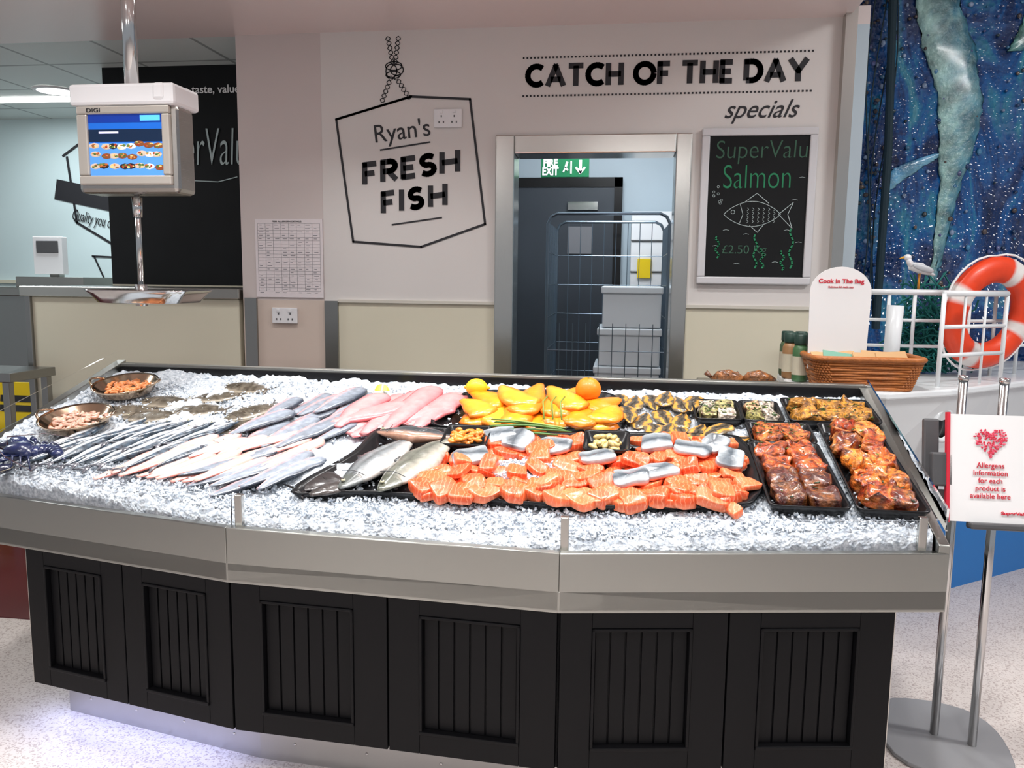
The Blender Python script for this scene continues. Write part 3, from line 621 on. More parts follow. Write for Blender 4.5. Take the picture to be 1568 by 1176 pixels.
run([((-1.08,2.42),(-1.28,2.21)),((-1.02,2.44),(-1.20,2.20)),((-.97,2.46),(-1.10,2.19)),((-1.06,2.34),(-1.18,2.16)),((-1.12,2.48),(-1.34,2.26)),((-.93,2.40),(-1.04,2.18))],.08,.02,S1,ja=.03)
mb.build('sea_bass_fillets',M_fish,smooth=True)
mb=MB(); PK=lambda:cfil(jit(L(228,158,158),.08),L(204,106,112),L(236,196,196))
run([((-.80,3.0),(-.92,2.62)),((-.74,3.02),(-.86,2.60)),((-.68,3.04),(-.79,2.60)),((-.62,3.03),(-.74,2.62)),((-.58,3.0),(-.69,2.66)),((-.86,2.96),(-.96,2.63)),((-.66,2.92),(-.84,2.66)),((-.62,2.87),(-.78,2.68)),((-.78,2.86),(-1.0,2.66)),((-.70,2.80),(-.90,2.60))],.12,.03,PK,ja=.03)
mb.build('hake_fillets',M_flesh,smooth=True)
def platter(name,poly,rim=.028,hole=None):
    e=empty(name); mb=MB(); n=len(poly); cx=sum(p[0] for p in poly)/n; cy=sum(p[1] for p in poly)/n
    def off(k,h): return [I(cx+(x-cx)*(1+k),cy+(y-cy)*(1+k),h) for x,y in poly]
    mb.loft([off(-.5,.004),off(-.06,.004),off(-.02,rim),off(.015,rim+.003),off(.02,rim-.002),off(-.01,.0)],caps=True); ob=mb.build('dish',M_blackpl,e,smooth=True)
    return e
def smoothpoly(pts,n=5):
    out=[]; m=len(pts)
    for i in range(m):
        p0,p1,p2,p3=[Vector(pts[(i+k-1)%m]) for k in range(4)]
        for k in range(n):
            t=k/n; q=.5*((2*p1)+(-p0+p2)*t+(2*p0-5*p1+4*p2-p3)*t*t+(-p0+3*p1-3*p2+p3)*t**3); out.append((q.x,q.y))
    return out
platter('salmon_platter',smoothpoly([(-.80,2.66),(-.84,2.45),(-.93,2.19),(-.7,2.21),(-.1,2.19),(.30,2.23),(.385,2.29),(.425,2.45),(.40,2.64),(.3,2.70),(-.3,2.66),(-.6,2.67)]),.026)
platter('smoked_haddock_platter',smoothpoly([(-.65,2.74),(-.60,2.93),(-.53,3.02),(-.1,3.05),(.0,2.95),(0,2.76),(-.3,2.69),(-.58,2.68)]),.03)
def whole(name,a,b_,w,h,cf,lift): 
    mb=MB(); fishbody(mb,a,b_,w,h,cf,prof=Pwhole,tail=.9,tailc=L(48,52,56),eye=.007,lift=lift,ns=26,nr=22); mb.build(name,M_fish,smooth=True)
CT=csilv(L(34,40,44),L(128,132,134),L(196,188,182),L(80,84,80)); CT2=csilv(L(44,48,42),L(112,112,102),L(180,174,162),L(78,80,68))
whole('sea_trout',(-.80,2.20),(-.67,2.58),.135,.045,CT,.012); whole('sea_trout',(-.675,2.18),(-.54,2.56),.14,.052,CT2,.018); whole('sea_trout',(-.80,2.57),(-.53,2.55),.10,.04,csilv(L(36,38,40),L(66,70,74),L(160,120,100)),.03)
mb=MB(); fishbody(mb,(-.84,2.31),(-.93,2.21),.12,.02,lambda s,cx,sx:jit(L(40,34,34),.3),prof=Pfil,lift=.008,tail=1,tailc=L(34,30,30)); fishbody(mb,(-.80,2.24),(-.88,2.17),.07,.022,lambda s,cx,sx:jit(L(60,54,52),.3),prof=Pfil,lift=.015); mb.build('monkfish_tail',M_fish,smooth=True)
# salmon
mb=MB(); k=0
def chunk(x,y,sx_,sy_,sz_,yaw,lift,skin=False,c=None,tl=.24):
    global k; k+=1
    Rm=RI@Matrix.Rotation(yaw,3,'Z')@Matrix.Rotation(U(-tl,tl),3,'X')@Matrix.Rotation(U(-tl,tl),3,'Y')
    base=jit(c or L(*random.choice([(234,98,50),(228,86,42),(238,112,66),(232,92,48)])),.1); pale=L(244,150,108)
    if skin:
        hi,lo=jit(L(170,176,180),.12),jit(L(58,68,78),.2)
        def cf(q):
            if q.z<-.25: return lerp(base,pale,.5)
            return lerp(hi,lo,max(0,min(1,1.15-abs(q.y-.15)*1.5))**1.2)
    else: cf=lambda q:(base if q.z>-.3 else lerp(base,pale,.6))
    mb.sell(I(x,y,lift+sz_),(sx_,sy_,sz_),Rm,.36,m=1 if skin else 0,nz=.012,seed=k*7.7,colf=cf,nu=28,nv=14,nf=17)
yy=2.225; row=0
while yy<2.62:
    xx=-.57+(.035*(row%2)); 
    while xx<.36:
        inheap=((xx+.268)/.115)**2+((yy-2.36)/.045)**2<1
        left=xx<-.48 and yy>2.45
        ymax=2.56 if xx<-.2 else 2.62
        if not inheap and not left and yy<ymax and not(abs(xx+.497)<.08 and abs(yy-2.56)<.1) and not(abs(xx+.036)<.08 and abs(yy-2.56)<.07) and R3()<.95:
            chunk(xx+U(-.016,.016),yy+U(-.012,.012),U(.030,.052),U(.022,.034),U(.011,.018),U(-.5,.9) if R3()<.7 else U(0,3),.008+U(0,.018))
        xx+=U(.06,.076)
    yy+=.054; row+=1
for i in range(14): chunk(-.56+i*.066+U(-.015,.015),2.205+U(-.01,.03)+(.03 if i>11 else 0),U(.032,.052),U(.028,.04),.018,U(-1.2,1.2),.018)
for i in range(14): chunk(U(-.5,.34),U(2.28,2.55) if i%2 else U(2.25,2.32),U(.034,.048),U(.024,.032),.012,U(-.6,1.8),.042)
for x,y,a in((-.32,2.54,1.3),(-.45,2.40,.3),(-.2,2.50,-.2),(-.06,2.44,.2),(.12,2.56,.1),(.12,2.36,.6),(.23,2.52,-.3),(.34,2.46,1.4),(-.38,2.57,.3),(.04,2.31,.2),(.30,2.56,1.1)):
    chunk(x,y,U(.048,.06),U(.040,.048),.011,a,.044,skin=True,tl=.16)
mb.build('salmon_portions',[M_salmon,M_fish],smooth=True)
mb=MB(); HC=lambda:cfil(jit(L(*random.choice([(244,158,28),(238,144,24),(248,176,48)])),.06),L(224,116,16),L(220,124,24))
run([((-.50,2.70),(-.50,2.97)),((-.43,2.69),(-.42,3.0)),((-.35,2.68),(-.38,2.98)),((-.28,2.68),(-.26,3.02)),((-.20,2.70),(-.22,2.98)),((-.13,2.69),(-.11,2.99)),((-.06,2.70),(-.09,2.96))],.13,.04,HC)
for a,b_,lf in (((-.42,2.82),(-.55,2.96),.03),((-.12,2.82),(0,2.94),.03),((-.34,2.74),(-.30,3.04),.04),((-.22,2.74),(-.16,3.02),.035),((-.46,2.74),(-.57,2.88),.03),((-.30,2.80),(-.44,2.98),.05),((-.14,2.78),(-.26,2.99),.05),((-.08,2.72),(-.02,2.88),.03)):
    fishbody(mb,a,b_,.12,.035,HC(),prof=Pfil,lift=lf,bend=U(-.02,.02))
mb.build('smoked_haddock_fillets',M_flesh,smooth=True)
mb=MB()
def cpm(s,cx,sx):
    a=abs(cx+.12*math.sin(s*17))
    if a<.10: return L(30,26,22)
    if a<.42: return jit(L(82,72,58),.25)
    if a<.82: return jit(L(206,146,60),.15)
    return L(110,96,74)
Ptail=lambda s:max(.08,min(1,(s/.18)**.6)*(1 if s<.5 else 1-.85*((s-.5)/.5)**1.2))
for n_,(x,y,a) in enumerate(((.01,3.0,1.8),(.05,2.97,1.4),(.03,2.84,1.7),(.08,2.83,1.3),(.12,2.98,1.7),(.17,3.0,1.4),(.16,2.86,1.8),(.22,2.97,1.7),(.27,2.96,1.3),(.22,2.84,1.4),(.12,2.71,1.7),(.16,2.70,1.3),(.22,2.71,1.8),(.27,2.72,1.3),(.33,2.72,.8),(.37,2.69,.4))):
    d=Vector((math.cos(a),math.sin(a)))*.075*(1 if n_%2 else -1); fishbody(mb,(x-d.x,y-d.y),(x+d.x,y+d.y),.072,.016,cpm,prof=Ptail,lift=.004+.009*(n_%3),bend=U(-.008,.008),ns=30,nr=34)
mb.build('smoked_mackerel_fillets',M_fish,smooth=True)
def tray(name,x0,x1,y0,y1,pieces,irr=0,flecks=None,pal=.35,sk=0):
    e=empty(name); mb=MB(); ym=(y0+y1)/2
    def shp(ps): return [Vector((p.x-sk*(p.y-y0),p.y,0)) for p in ps]
    def rg(i_,h): return [I(p.x,p.y,h) for p in shp(rr((x0+x1)/2,ym,(x1-x0)/2-i_,(y1-y0)/2-i_,.02,0,4))]
    mb.loft([rg(.06,.008),rg(.016,.008),rg(.008,.034),rg(0,.038),rg(-.001,.034),rg(.012,.003)]); mb.build('tray',M_blackpl,e,smooth=True)
    mb=MB(); nx,ny,cols_,sz,mm=pieces
    for i in range(nx):
        for j in range(ny):
            cx=x0+.022+(x1-x0-.044)*(i+.5)/nx+U(-1,1)*irr*.012; cy=y0+.022+(y1-y0-.044)*(j+.5)/ny+U(-1,1)*irr*.012; c=cols_(i,j); sd=R3()*50
            def cf(q,c=c,sd=sd):
                v=noise.noise(Vector((q.x*2.6+sd,q.y*2.6,q.z)))
                return lerp(c,L(70,24,6),max(0,min(.85,v*2.8))) if v>0 else lerp(c,L(240,165,80),min(pal,-v*1.3))
            hx=(x1-x0-.044)/nx*.52*(1+irr*U(-.2,.12)); hy=(y1-y0-.044)/ny*.53*(1+irr*U(-.15,.25))
            mb.sell(I(cx-sk*(cy-y0),cy,.012+sz*.9+irr*U(0,.01)),(hx,hy,sz),RI@Matrix.Rotation(U(-.15,.15)*(1+2.5*irr),3,'Z')@Matrix.Rotation(U(-.15,.15)*(1+irr),3,'Y'),.36,nz=.011+.009*irr,seed=sd,colf=cf,nu=36,nv=20,nf=34)
    if flecks:
        for q in range(flecks[0]):
            yq=U(y0+.025,y1-.025); a_=I(U(x0+.025,x1-.025)-sk*(yq-y0),yq,.012+sz*1.85+U(-.004,.004)); d=Vector((U(-.008,.008),U(-.008,.008),U(-.002,.002))); mb.tube([a_-d,a_+d],U(.0012,.0028),5,jit(random.choice(flecks[1]),.2))
    mb.build('portions',mm,e,smooth=True)
GR=[L(60,90,30),L(90,110,40),L(40,60,25)]; WH=[L(225,215,200),L(235,180,110)]
tray('herb_fish_tray',.262,.425,2.81,2.99,(2,2,lambda i,j:random.choice([L(205,196,180),L(170,165,110),L(200,190,165)]),.018,M_herb),flecks=(60,GR),pal=.1)
tray('herb_fish_tray',.425,.565,2.81,2.99,(2,2,lambda i,j:random.choice([L(205,196,180),L(150,150,90),L(200,160,120)]),.018,M_herb),flecks=(60,GR),pal=.1)
tray('curry_fish_tray',.58,.885,2.82,3.03,(3,2,lambda i,j:jit(L(176,118,24),.15),.018,M_herb),irr=.6,flecks=(90,GR))
tray('marinated_fish_tray',.425,.635,2.64,2.80,(2,1,lambda i,j:jit(L(178,78,20),.1),.018,M_herb),irr=.4,flecks=(40,GR))
tray('glazed_fish_tray',.415,.632,2.22,2.64,(2,4,lambda i,j:jit(L(170,64,14),.15) if j>1 else jit(L(78,20,8),.25),.02,M_marin),irr=.3,flecks=(20,GR),pal=.12,sk=0)
tray('spiced_fish_tray',.645,.835,2.22,2.81,(2,5,lambda i,j:random.choice([L(198,82,16),L(160,52,10),L(212,112,30),L(122,40,12)]),.022,M_marin),irr=1,flecks=(60,GR+WH),sk=-.03)
def smalltray(name,x,y,s_,cc,n,ps):
    e=empty(name); mb=MB()
    def rg(i_,h): return [I(p.x,p.y,h) for p in rr(x,y,s_/2-i_,s_/2-i_,.012,0,4)]
    mb.loft([rg(.03,.03),rg(.015,.03),rg(.006,.06),rg(0,.063),rg(0,.055),rg(.012,.022)]); mb.build('tray',M_blackpl,e,smooth=True); mb=MB()
    for i in range(n):
        px,py=U(-1,1)*(s_/2-.03),U(-1,1)*(s_/2-.03); mb.sell(I(x+px,y+py,.045+U(0,.018)),(ps,ps*.65,ps*.5),RI@Euler((U(-.5,.5),U(-.5,.5),U(0,6))).to_matrix(),.9,jit(cc,.15),nz=.003,seed=i)
    mb.build('shellfish_meat',M_flesh,e,smooth=True)
smalltray('mussel_meat_tray',-.49,2.55,.15,L(230,132,44),50,.014); smalltray('scallop_tray',-.036,2.55,.145,L(196,172,112),34,.016)
mb=MB(); mb.sell(I(-.536,2.98,.06),(.042,.034,.034),RI,1,L(246,196,30),nz=.001,nu=24,nv=16); mb.sell(I(-.495,2.98,.06),(.010,.008,.008),RI,1,L(246,196,30)); mb.sell(I(-.577,2.98,.06),(.008,.007,.007),RI,1,L(240,190,40)); mb.build('lemon',M_col,smooth=True)
mb=MB(); mb.sell(I(-.113,2.93,.085),(.047,.047,.044),RI,1,L(246,134,16),nz=.001,nu=24,nv=16); mb.sell(I(-.113,2.93,.129),(.004,.004,.002),RI,1,L(90,110,40)); mb.build('orange',M_col,smooth=True)
mb=MB(); p=I(-.92,3.02,.02); rings=[]
for i in range(9):
    a=-1+2*i/8; w=.02*math.sqrt(max(.02,1-a*a)); rings.append([p+Vector((a*.03,-w,.0)),p+Vector((a*.03,0,w*1.3)),p+Vector((a*.03,w,0))])
mb.loft(rings,L(250,215,70)); mb.build('lemon_wedge',M_col)
mb=MB()
for i in range(7):
    a=Vector((-.43+U(-.01,.03),2.60+.012*i)); e=Vector((-.17+U(-.03,.03),2.61+.010*(i-3))); pts=[I(a.x+(e.x-a.x)*t/8,a.y+(e.y-a.y)*t/8-.012*math.sin(math.pi*t/8+i),.058+.004*(i%3)+.006*math.sin(math.pi*t/8)) for t in range(9)]
    mb.tube(pts,[.0024+.0002*t for t in range(6)]+[.0042,.004,.0015],8,jit(L(*random.choice([(80,120,45),(130,150,70),(60,100,40)])),.2))
for i in range(3): 
    a=I(-.25+i*.03,2.68,.07); mb.tube([a,a+Vector((-.01,.06,.05)),a+Vector((.0,.12,.06))],.003,6,L(120,140,50))
mb.build('asparagus_bunch',M_col,smooth=True)
def bowl(x,y,r,cc):
    e=empty('serving_bowl'); mb=MB(); rings=[]
    for rad,h in((.6,.004),(.85,.02),(.98,.045),(1.04,.052),(1.04,.056),(.96,.05),(.8,.026),(.5,.012)):
        rings.append([I(x+rad*r*math.cos(2*math.pi*k/40),y+rad*r*.95*math.sin(2*math.pi*k/40),h) for k in range(40)])
    mb.loft(rings)
    for sg in(-1,1): mb.tube([I(x+sg*r*1.02*math.cos(t),y+r*math.sin(t),.055+.0*t) +Vector((sg*.022*(1-(t/.35)**2),0,.012*(1-(t/.35)**2))) for t in(-.35,-.2,0,.2,.35)],.005,8)
    mb.build('bowl',mat('bowl_steel',L(200,175,150),.15,metal=1),e,smooth=True); mb=MB()
    for i in range(60):
        a=U(0,6.28);q=r*.72*math.sqrt(R3()); px,py=x+q*math.cos(a),y+q*.9*math.sin(a); t0=U(0,6.28); s_=.016
        mb.tube([I(px+s_*math.cos(t0+t),py+s_*math.sin(t0+t),.032+U(0,.008)) for t in(0,.6,1.2,1.8,2.4)],[.002,.006,.007,.005,.002],8,jit(cc,.2))
    mb.build('prawns',M_flesh,e,smooth=True)
bowl(-1.94,2.93,.12,L(226,140,84)); bowl(-1.915,2.60,.122,L(216,168,148))
mb=MB(); lb=L(24,34,72); lx,ly=-1.89,2.345
def P(dx,dy,h): return I(lx+dx*1.1,ly+dy,h)
for i in range(8):
    t=i/7; mb.sell(P(-.01+.085*t,.03*math.sin(t*3),.03),(.02,.032-.014*t,.022-.008*t),RI,.9,jit(lb,.25),nu=14,nv=8,nz=.002,seed=i)
mb.sell(P(-.045,.0,.035),(.05,.036,.03),RI,.85,lb,nu=16,nv=10,nz=.003)
for sg in(-1,1):
    mb.tube([P(-.07,.02*sg,.035),P(-.10,.05*sg,.04),P(-.12,.06*sg,.035)],[.009,.01,.012],8,lb)
    mb.sell(P(-.10,.075*sg,.035),(.045,.022,.016),RI@Matrix.Rotation(-.5*sg,3,'Z'),.9,jit(L(32,46,90),.1),nz=.003); mb.tube([P(-.06,.085*sg,.04),P(-.045,.075*sg,.04),P(-.03,.06*sg,.035)],[.01,.007,.002],8,lb)
    mb.tube([P(-.09,.01*sg,.045),P(-.1,.03*sg,.07),P(-.02,.09*sg,.06),P(.08,.12*sg,.03)],[.003,.002,.0015,.001],6,L(60,30,40))
    for q in range(4): mb.tube([P(-.05+.02*q,.025*sg,.03),P(-.05+.025*q,.055*sg,.045),P(-.045+.03*q,.085*sg,.01)],[.005,.004,.002],6,jit(lb,.3))
for q in(-1,0,1): mb.sell(P(.095,.015*q+.01,.02),(.018,.01,.004),RI@Matrix.Rotation(q*.5,3,'Z'),1,L(25,35,70))
mb.build('blue_lobster',M_fish,smooth=True)
for i,(x,y) in enumerate(((-2.05,2.42),(-2.0,2.27),(-1.93,2.25))):
    mb=MB(); mb.sell(I(x,y,.018),(.032,.018,.014),RI@Matrix.Rotation(.4*i,3,'Z'),.9,L(22,28,54),nz=.002); mb.sell(I(x,y,.018),(.033,.0185,.003),RI@Matrix.Rotation(.4*i,3,'Z'),.9,L(120,110,90)); mb.build('mussel_shell',M_fish,smooth=True)

# ================================================================ BOAT DISPLAY (right)
bd=empty('ship_bow_display'); 
top=[(.74,3.95),(.72,3.52),(.80,3.36),(1.05,3.33),(1.35,3.50),(1.62,3.74),(1.95,4.02),(2.6,4.5)]
mid=[(.80,3.95),(.80,3.60),(.86,3.46),(1.08,3.43),(1.35,3.62),(1.62,3.87),(1.98,4.17),(2.66,4.66)]
bot=[(.9,3.95),(.92,3.66),(.98,3.56),(1.12,3.56),(1.36,3.76),(1.62,3.99),(2.11,4.35),(2.75,4.82)]
bk=[(2.75,4.95),(1.2,4.95),(1.12,4.2),(.92,4.2)]
mb=MB(); R_=lambda L1,z:[Vector((x,y,z)) for x,y in L1+bk]
mb.loft([R_(bot,.37),R_(mid,.75),R_(top,1.0)],m=0); mb.loft([R_(bot,0),R_(bot,.37)],m=1)
mb.build('hull',[M_whitep,M_blueb],bd)
mb=MB(); mb.loft([[Vector((x,y-.02,z)) for x,y in top+bk] for z in(1.0,1.03)]); mb.build('deck_rim',M_whitep,bd,bevel=.008)
mb=MB(); hd=Vector((.62,.5,0)).normalized(); nn=Vector((hd.y,-hd.x,0)); pc=Vector((1.345,3.56,.87))
cir=lambda r,d:[pc+nn*d+hd*r*math.cos(2*math.pi*k/28)+Vector((0,0,r*math.sin(2*math.pi*k/28))) for k in range(28)]
mb.loft([cir(.075,-.02),cir(.075,.02),cir(.062,.025),cir(.055,.01)],m=0,caps=False); mb.loft([cir(.057,-.02),cir(.057,.008)],m=1); mb.build('porthole',[M_whitep,M_blackpl],bd,smooth=True)
mb=MB(); rt=[(1.10,4.0),(1.35,3.98),(1.6,4.0),(1.9,4.18),(2.4,4.5)]
for z,r in((1.42,.014),(1.29,.008),(1.17,.008)): mb.tube([(x,y,z) for x,y in rt],r,10)
for x,y in [(1.12,4.0),(1.24,3.99),(1.35,3.98),(1.48,3.99),(1.6,4.0),(1.75,4.09),(1.9,4.18),(2.15,4.34)]: mb.tube([(x,y,1.02),(x,y,1.42)],.009,8)
mb.tube([(1.24,3.92,1.02),(1.25,3.92,1.36)],.035,16)
fr=[(1.33,3.58),(1.68,3.82)]
for z in(1.42,1.28,1.16): mb.tube([(fr[0][0],fr[0][1],z),(fr[1][0],fr[1][1],z)],.009 if z<1.4 else .013,8)
for t in(0,.33,.66,1): x=fr[0][0]+(fr[1][0]-fr[0][0])*t; y=fr[0][1]+(fr[1][1]-fr[0][1])*t; mb.tube([(x,y,1.0),(x,y,1.42)],.010 if t in(0,1) else .006,8)
mb.build('railing',M_whitep,bd,smooth=True)
lbu=empty('lifebuoy'); mb=MB(); C0=Vector((1.665,3.95,1.33)); vs=[];cs=[]; nU,nV=64,16; RL=Matrix.Rotation(.45,3,'Z')@Matrix.Rotation(.15,3,'X')
for i in range(nU):
    a=2*math.pi*i/nU; wh=((i+5)%16) in(0,1,2)
    for j in range(nV):
        q=2*math.pi*j/nV; rr_=.20+.060*math.cos(q); p=RL@Vector((rr_*math.cos(a),.045*math.sin(q),rr_*math.sin(a)))
        vs.append(C0+p); cs.append(L(228,224,220) if wh else L(230,64,18))
mb.add(vs,[(i*nV+j,((i+1)%nU)*nV+j,((i+1)%nU)*nV+(j+1)%nV,i*nV+(j+1)%nV) for i in range(nU) for j in range(nV)],cs)
mb.build('ring',M_col,lbu,smooth=True); mb=MB()
for i in range(4):
    pts=[]
    for t in range(9):
        a=i*math.pi/2+.1+t/8*(math.pi/2); rr_=.262+.02*math.sin(math.pi*t/8); pts.append(C0+RL@Vector((rr_*math.cos(a),0,rr_*math.sin(a))))
    mb.tube(pts,.005,6)
mb.build('grab_rope',M_paper,lbu,smooth=True)
nt_=empty('fishing_net'); mb=MB()
for i in range(80):
    a=U(0,6.28); p=Vector((1.46+U(-.14,.14),4.12+U(-.05,.05),1.04)); pts=[]
    h=U(.15,.5); w=U(.03,.1)
    for t in range(9): pts.append(p+Vector((w*math.sin(a+t*.9),.03*math.cos(a+t*.8),h*t/8)))
    mb.tube(pts,.0045,5)
for i in range(14): 
    z=1.06+i*.03; mb.tube([(1.30+U(0,.02)+.03*t,4.07+.02*math.sin(t+i),z+.012*math.sin(t*1.7+i)) for t in range(10)],.004,5)
mb.build('teal_mesh',M_teal,nt_); mb=MB()
for i in range(4):
    x=1.36+.03*i; mb.tube([(x+.03*math.sin(t*.7+i),4.93+.015*math.cos(t+i),1.2+t*.22) for t in range(10)],.004,5)
mb.tube([(1.46,4.9,1.2),(1.455,4.88,2.2),(1.42,4.9,3.3)],.022,10)
mb.build('dark_mesh',M_netd,nt_)
mb=MB(); g=Vector((1.37,4.02,1.52)); wc=L(235,236,238)
mb.tube([g+Vector((-.045,0,.012)),g+Vector((-.02,0,.018)),g+Vector((.01,0,.012)),g+Vector((.04,0,-.004)),g+Vector((.075,0,-.02))],[.008,.022,.026,.016,.003],12,wc)
mb.tube([g+Vector((-.03,0,.02)),g+Vector((-.045,0,.045)),g+Vector((-.05,0,.058))],[.016,.013,.012],10,wc); mb.sell(g+Vector((-.052,0,.062)),(.018,.015,.015),Matrix.Identity(3),1,wc)
mb.tube([g+Vector((-.066,0,.062)),g+Vector((-.09,0,.056))],[.006,.001],8,L(235,170,40)); mb.sell(g+Vector((.015,-.02,.012)),(.05,.008,.016),Matrix.Rotation(.3,3,'Y'),1,L(190,195,200))
for d in(-.008,.008): mb.tube([g+Vector((.005,d,-.01)),g+Vector((.005,d,-.095))],.0025,6,L(230,150,40))
mb.build('seagull_ornament',M_col,smooth=True)
bs=empty('wicker_basket'); mb=MB(); bx,by,bz=.985,3.47,1.032
for lv in range(11):
    f=lv/10; hx=.178+.030*f; hy=.11+.025*f; base=rr(bx,by,hx,hy,.05,bz+.008+.105*f,9); m_=len(base); pts=[]
    for i in range(m_):
        for sub in range(3):
            t=sub/3; p=base[i].lerp(base[(i+1)%m_],t); o=(p-Vector((bx,by,p.z))).normalized()*.004*math.sin((i*3+sub)*math.pi/2*1.0+lv*math.pi); pts.append(p+o)
    pts+= [pts[0],pts[1]]; mb.tube(pts,.0062,6)
for f,r in((0,.008),(1,.012)): 
    base=rr(bx,by,.178+.035*f,.11+.03*f,.05,bz+.005+.12*f,9); mb.tube(base+base[:2],r,8)
base=rr(bx,by,.178,.11,.05,bz+.006,9); b2=rr(bx,by,.21,.134,.05,bz+.118,9)
for i in range(0,len(base),2): mb.tube([base[i],b2[i]],.004,6)
mb.loft([rr(bx,by,.172,.105,.05,bz+.004,9),rr(bx,by,.172,.105,.05,bz+.012,9)])
mb.loft([rr(bx,by,.170,.103,.05,bz+.01,9),rr(bx,by,.202,.127,.05,bz+.115,9)],caps=False); mb.build('weave',M_wicker,bs,smooth=True)
mb=MB()
for i in range(9):
    Mx=Matrix.Translation((bx-.13+i*.031,by-.02+U(-.02,.02),bz+.10+U(0,.01)))@Euler((U(-.9,-.7),U(-.15,.15),U(-.3,.3))).to_matrix().to_4x4()
    mb.box(-.06,.06,-.002,.002,-.055,.055,M=Mx,m=(0,2,0)[i%3])
mb.build('recipe_bags',[mat('kraft_paper',L(190,152,108),.7),M_paper,mat('green_label',L(110,160,140),.6)],bs)
ck=empty('cook_in_the_bag_sign'); mb=MB(); cx=.895; pts=[(cx-.115,1.1),(cx+.115,1.1),(cx+.122,1.42)]
pts+=[(cx+.0+.122*math.cos(a*math.pi/16),1.42+.105*math.sin(a*math.pi/16)) for a in range(1,16)]+[(cx-.122,1.42)]
vs=[Vector((x,3.50,z)) for x,z in pts]; mb.loft([vs,[p+Vector((0,.006,0)) for p in vs]]); mb.build('card',M_paper,ck)
text('card_title','Cook In The Bag',cx-.09,cx+.09,1.452,1.475,3.498,M_red,ck,bold=.02); text('card_subtitle','Delicious fish made easy',cx-.05,cx+.05,1.435,1.446,3.498,M_red,ck)
for i,(x,y) in enumerate(((.775,3.62),(.755,3.74),(.835,3.70),(.82,3.84),(.765,3.86))):
    j=empty('spice_jar'); mb=MB(); z=1.031
    ring=lambda r,h:[Vector((x+r*math.cos(2*math.pi*k/18),y+r*math.sin(2*math.pi*k/18),z+h)) for k in range(18)]
    cbd=((60,100,60),(150,110,70),(90,70,50),(120,50,30),(70,90,60))[i]
    mb.loft([ring(.03,0),ring(.033,.01),ring(.033,.14),ring(.024,.16)],L(*cbd)); mb.loft([ring(.027,.16),ring(.028,.165),ring(.028,.2),ring(.024,.205)],L(30,60,50)); mb.loft([ring(.0335,.03),ring(.0335,.11)],L(200,192,170),caps=False); mb.build('jar',M_col,j,smooth=True)
mb=MB()
for x in(.47,.60):
    mb.tube([(x-.07,3.62,1.03),(x-.04,3.60,1.045),(x,3.59,1.05),(x+.05,3.6,1.04),(x+.075,3.61,1.035)],[.006,.025,.03,.018,.006],10,L(140,86,44))
    mb.tube([(x-.065,3.62,1.035),(x-.095,3.62,1.06)],[.006,.012],8,L(120,70,40))
mb.build('smoked_fish_pair',M_marin,smooth=True)
mb=MB(); mb.box(.35,.70,3.5,3.75,.98,1.02); mb.box(.37,.41,3.52,3.56,0,.98); mb.box(.64,.68,3.52,3.56,0,.98); mb.box(.37,.41,3.69,3.73,0,.98); mb.box(.64,.68,3.69,3.73,0,.98); mb.build('side_table',M_steel)

# ================================================================ ALLERGEN STAND
st=empty('allergen_sign_stand'); mb=MB()
for x,y in((1.04,2.60),(1.135,2.55)): mb.tube([(x,y,.012),(x,y,1.17)],.013,14); mb.tube([(x,y,1.165),(x,y,1.18)],.015,14)
mb.build('poles',M_chrome,st,smooth=True)
mb=MB(); mb.prism(smoothpoly([(.90,2.42),(1.16,2.36),(1.25,2.6),(1.2,2.78),(.98,2.82),(.88,2.65)],4),0,.014); mb.build('base',mat('base_plate',L(150,150,152),.4,metal=.3),st,bevel=.004)
Rt=Matrix.Rotation(math.radians(-10),3,'X'); T0=Matrix.Translation((1.085,2.45,.765))@Rt.to_4x4()
mb=MB(); mb.box(-.115,.115,0,.006,0,.315,M=T0,m=0); mb.box(-.122,-.113,-.004,.012,-.004,.32,M=T0,m=1); mb.build('card',[M_paper,M_red],st)
mb=MB(); mb.box(-.175,-.13,.03,.05,.0,.3,M=T0); mb.box(-.17,.12,.012,.03,.06,.09,M=T0); mb.box(-.06,.12,-.02,.02,-.02,.0,M=T0); mb.box(-.16,-.10,.0,.04,.10,.20,M=T0); mb.build('holder',M_grey,st,bevel=.006)
mb=MB()
for i in range(260):
    t=U(0,6.28); r=math.sqrt(R3()); hx=.047*(16*math.sin(t)**3)/16*r; hz=.047*(13*math.cos(t)-5*math.cos(2*t)-2*math.cos(3*t)-math.cos(4*t))/16*r
    mb.sell(T0@Vector((hx,-.002,.238+hz)),(U(.002,.004),.001,U(.002,.004)),Rt,1,L(*random.choice([(215,60,90),(225,110,130),(200,40,60)])),nu=8,nv=4)
mb.build('heart_print',M_col,st)
def ctext(nm,body,x0,x1,z0,z1,m,bold=0):
    c=T0@Vector(((x0+x1)/2,-.0015,(z0+z1)/2)); w=(x1-x0)/2;h=(z1-z0)/2
    text(nm,body,c.x-w,c.x+w,c.z-h,c.z+h,c.y,m,st,RR=Rt,bold=bold)
ctext('card_text','Allergens\nInformation\nfor each\nproduct is\navailable here',-.055,.055,.07,.175,M_red); ctext('card_brand','SuperValu',.03,.1,.022,.034,M_red,.03)

# ================================================================ CAMERA
cam=bpy.data.cameras.new('camera'); co=bpy.data.objects.new('camera',cam); col.objects.link(co)
cam.sensor_width=36; cam.lens=1230/1568*36
co.matrix_world=Matrix.Translation((0,0,1.45))@Matrix.Rotation(math.radians(7.7),4,'Z')@Matrix.Rotation(math.radians(82.7),4,'X')@Matrix.Rotation(math.radians(.68),4,'Z')
bpy.context.scene.camera=co
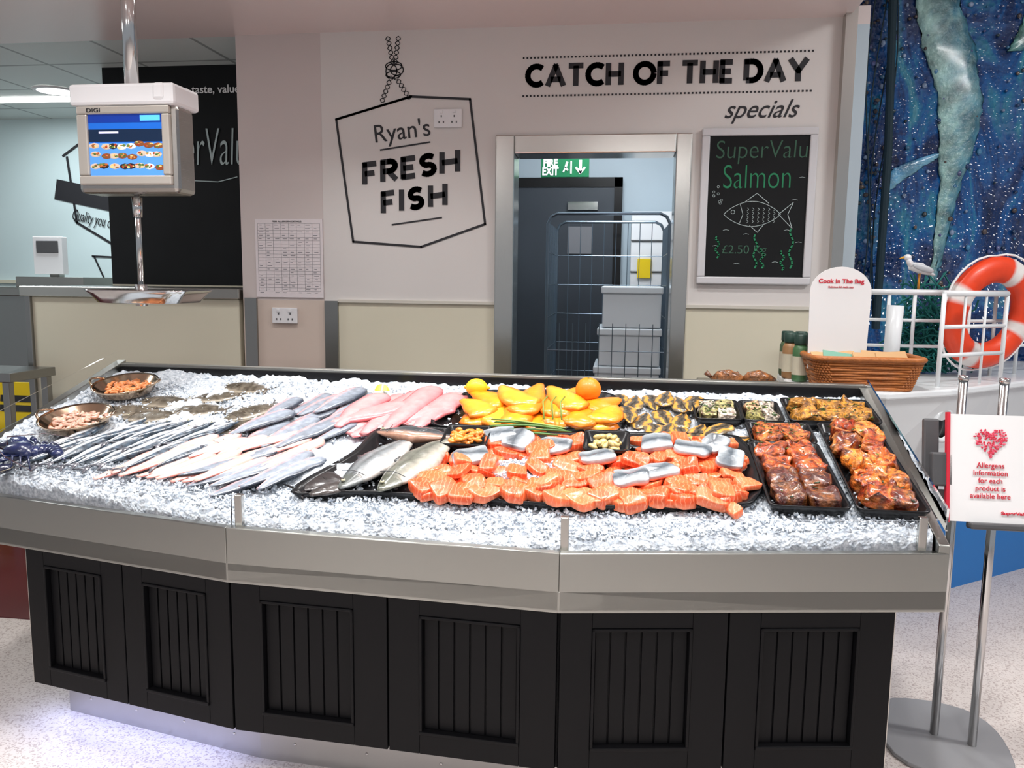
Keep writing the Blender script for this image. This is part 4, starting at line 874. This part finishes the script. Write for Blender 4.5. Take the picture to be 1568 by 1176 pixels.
# ================================================================ LIGHTS
def area(name,loc,size,power,c=(1,.96,.92),rot=(0,0,0),sy=None):
    l=bpy.data.lights.new(name,'AREA'); l.energy=power; l.color=c; l.size=size
    if sy: l.shape='RECTANGLE'; l.size_y=sy
    o=bpy.data.objects.new(name,l); col.objects.link(o); o.location=loc; o.rotation_euler=rot; return o
def downlight(x,y,z,power,r=.07,c=(1,.995,.98)):
    e=empty('ceiling_downlight'); mb=MB(); ring=lambda q,h:[Vector((x+q*math.cos(2*math.pi*k/24),y+q*math.sin(2*math.pi*k/24),z+h)) for k in range(24)]
    mb.loft([ring(r*1.25,-.001),ring(r*1.2,-.012),ring(r,-.012),ring(r,-.004)],caps=False,m=0); mb.loft([ring(r,-.006),ring(r,-.004)],m=1); mb.build('fitting',[M_white,M_light],e,smooth=False)
    a=area('beam',(x,y,z-.02),r*2,power,c); a.data.shape='DISK'; a.data.spread=math.radians(110); a.parent=e
for x in(-1.9,-1.25,-.6,.05,.65): downlight(x,2.25,2.75,9.5)
for x in(-1.6,-.3,.9): downlight(x,.6,2.75,9)
for x in(-1.6,-1.0,.1,.7): downlight(x,3.45,2.75,4.2)
downlight(-4.037,5.436,2.76,10,.12,(.9,.97,1))
def panel(x,y,z,sx_,sy_,power,c=(1,.995,.99)):
    e=empty('ceiling_light_panel'); mb=MB(); mb.box(x-sx_/2,x+sx_/2,y-sy_/2,y+sy_/2,z-.012,z-.001,m=0); mb.build('diffuser',[M_light],e); a=area('glow',(x,y,z-.02),sx_,power,c,sy=sy_); a.parent=e
panel(-2.2,-.8,2.75,1.2,.3,26); panel(.2,-.8,2.75,1.2,.3,26); panel(-4.4,5.69,2.76,.9,.12,14,(.88,.96,1)); panel(-4.6,3.2,2.75,1.2,.3,26,(.9,.97,1)); panel(-.1,5.0,2.76,.5,.5,22,(.85,.94,1)); panel(2.8,2.2,3.4,1.2,.3,75)
ls=empty('plinth_led_strip'); mb=MB(); mb.prism([(-1.82,2.30),(-1.06,2.14),(-1.06,2.15),(-1.82,2.31)],.150,.156); mb.build('strip',mat('led_blue',(.6,.7,1),.5,emis=(.5,.6,1),es=4),ls)
a=area('led_glow',(-1.5,2.2,.145),.75,1.3,(.48,.55,1),sy=.03); a.rotation_euler=(0,0,math.radians(-12)); a.parent=ls
w=bpy.data.worlds.new('world'); bpy.context.scene.world=w; w.use_nodes=True; w.node_tree.nodes['Background'].inputs[0].default_value=(.80,.85,.92,1); w.node_tree.nodes['Background'].inputs[1].default_value=.45
vs_=bpy.context.scene.view_settings; vs_.view_transform='Standard'; vs_.look='None'; vs_.exposure=0
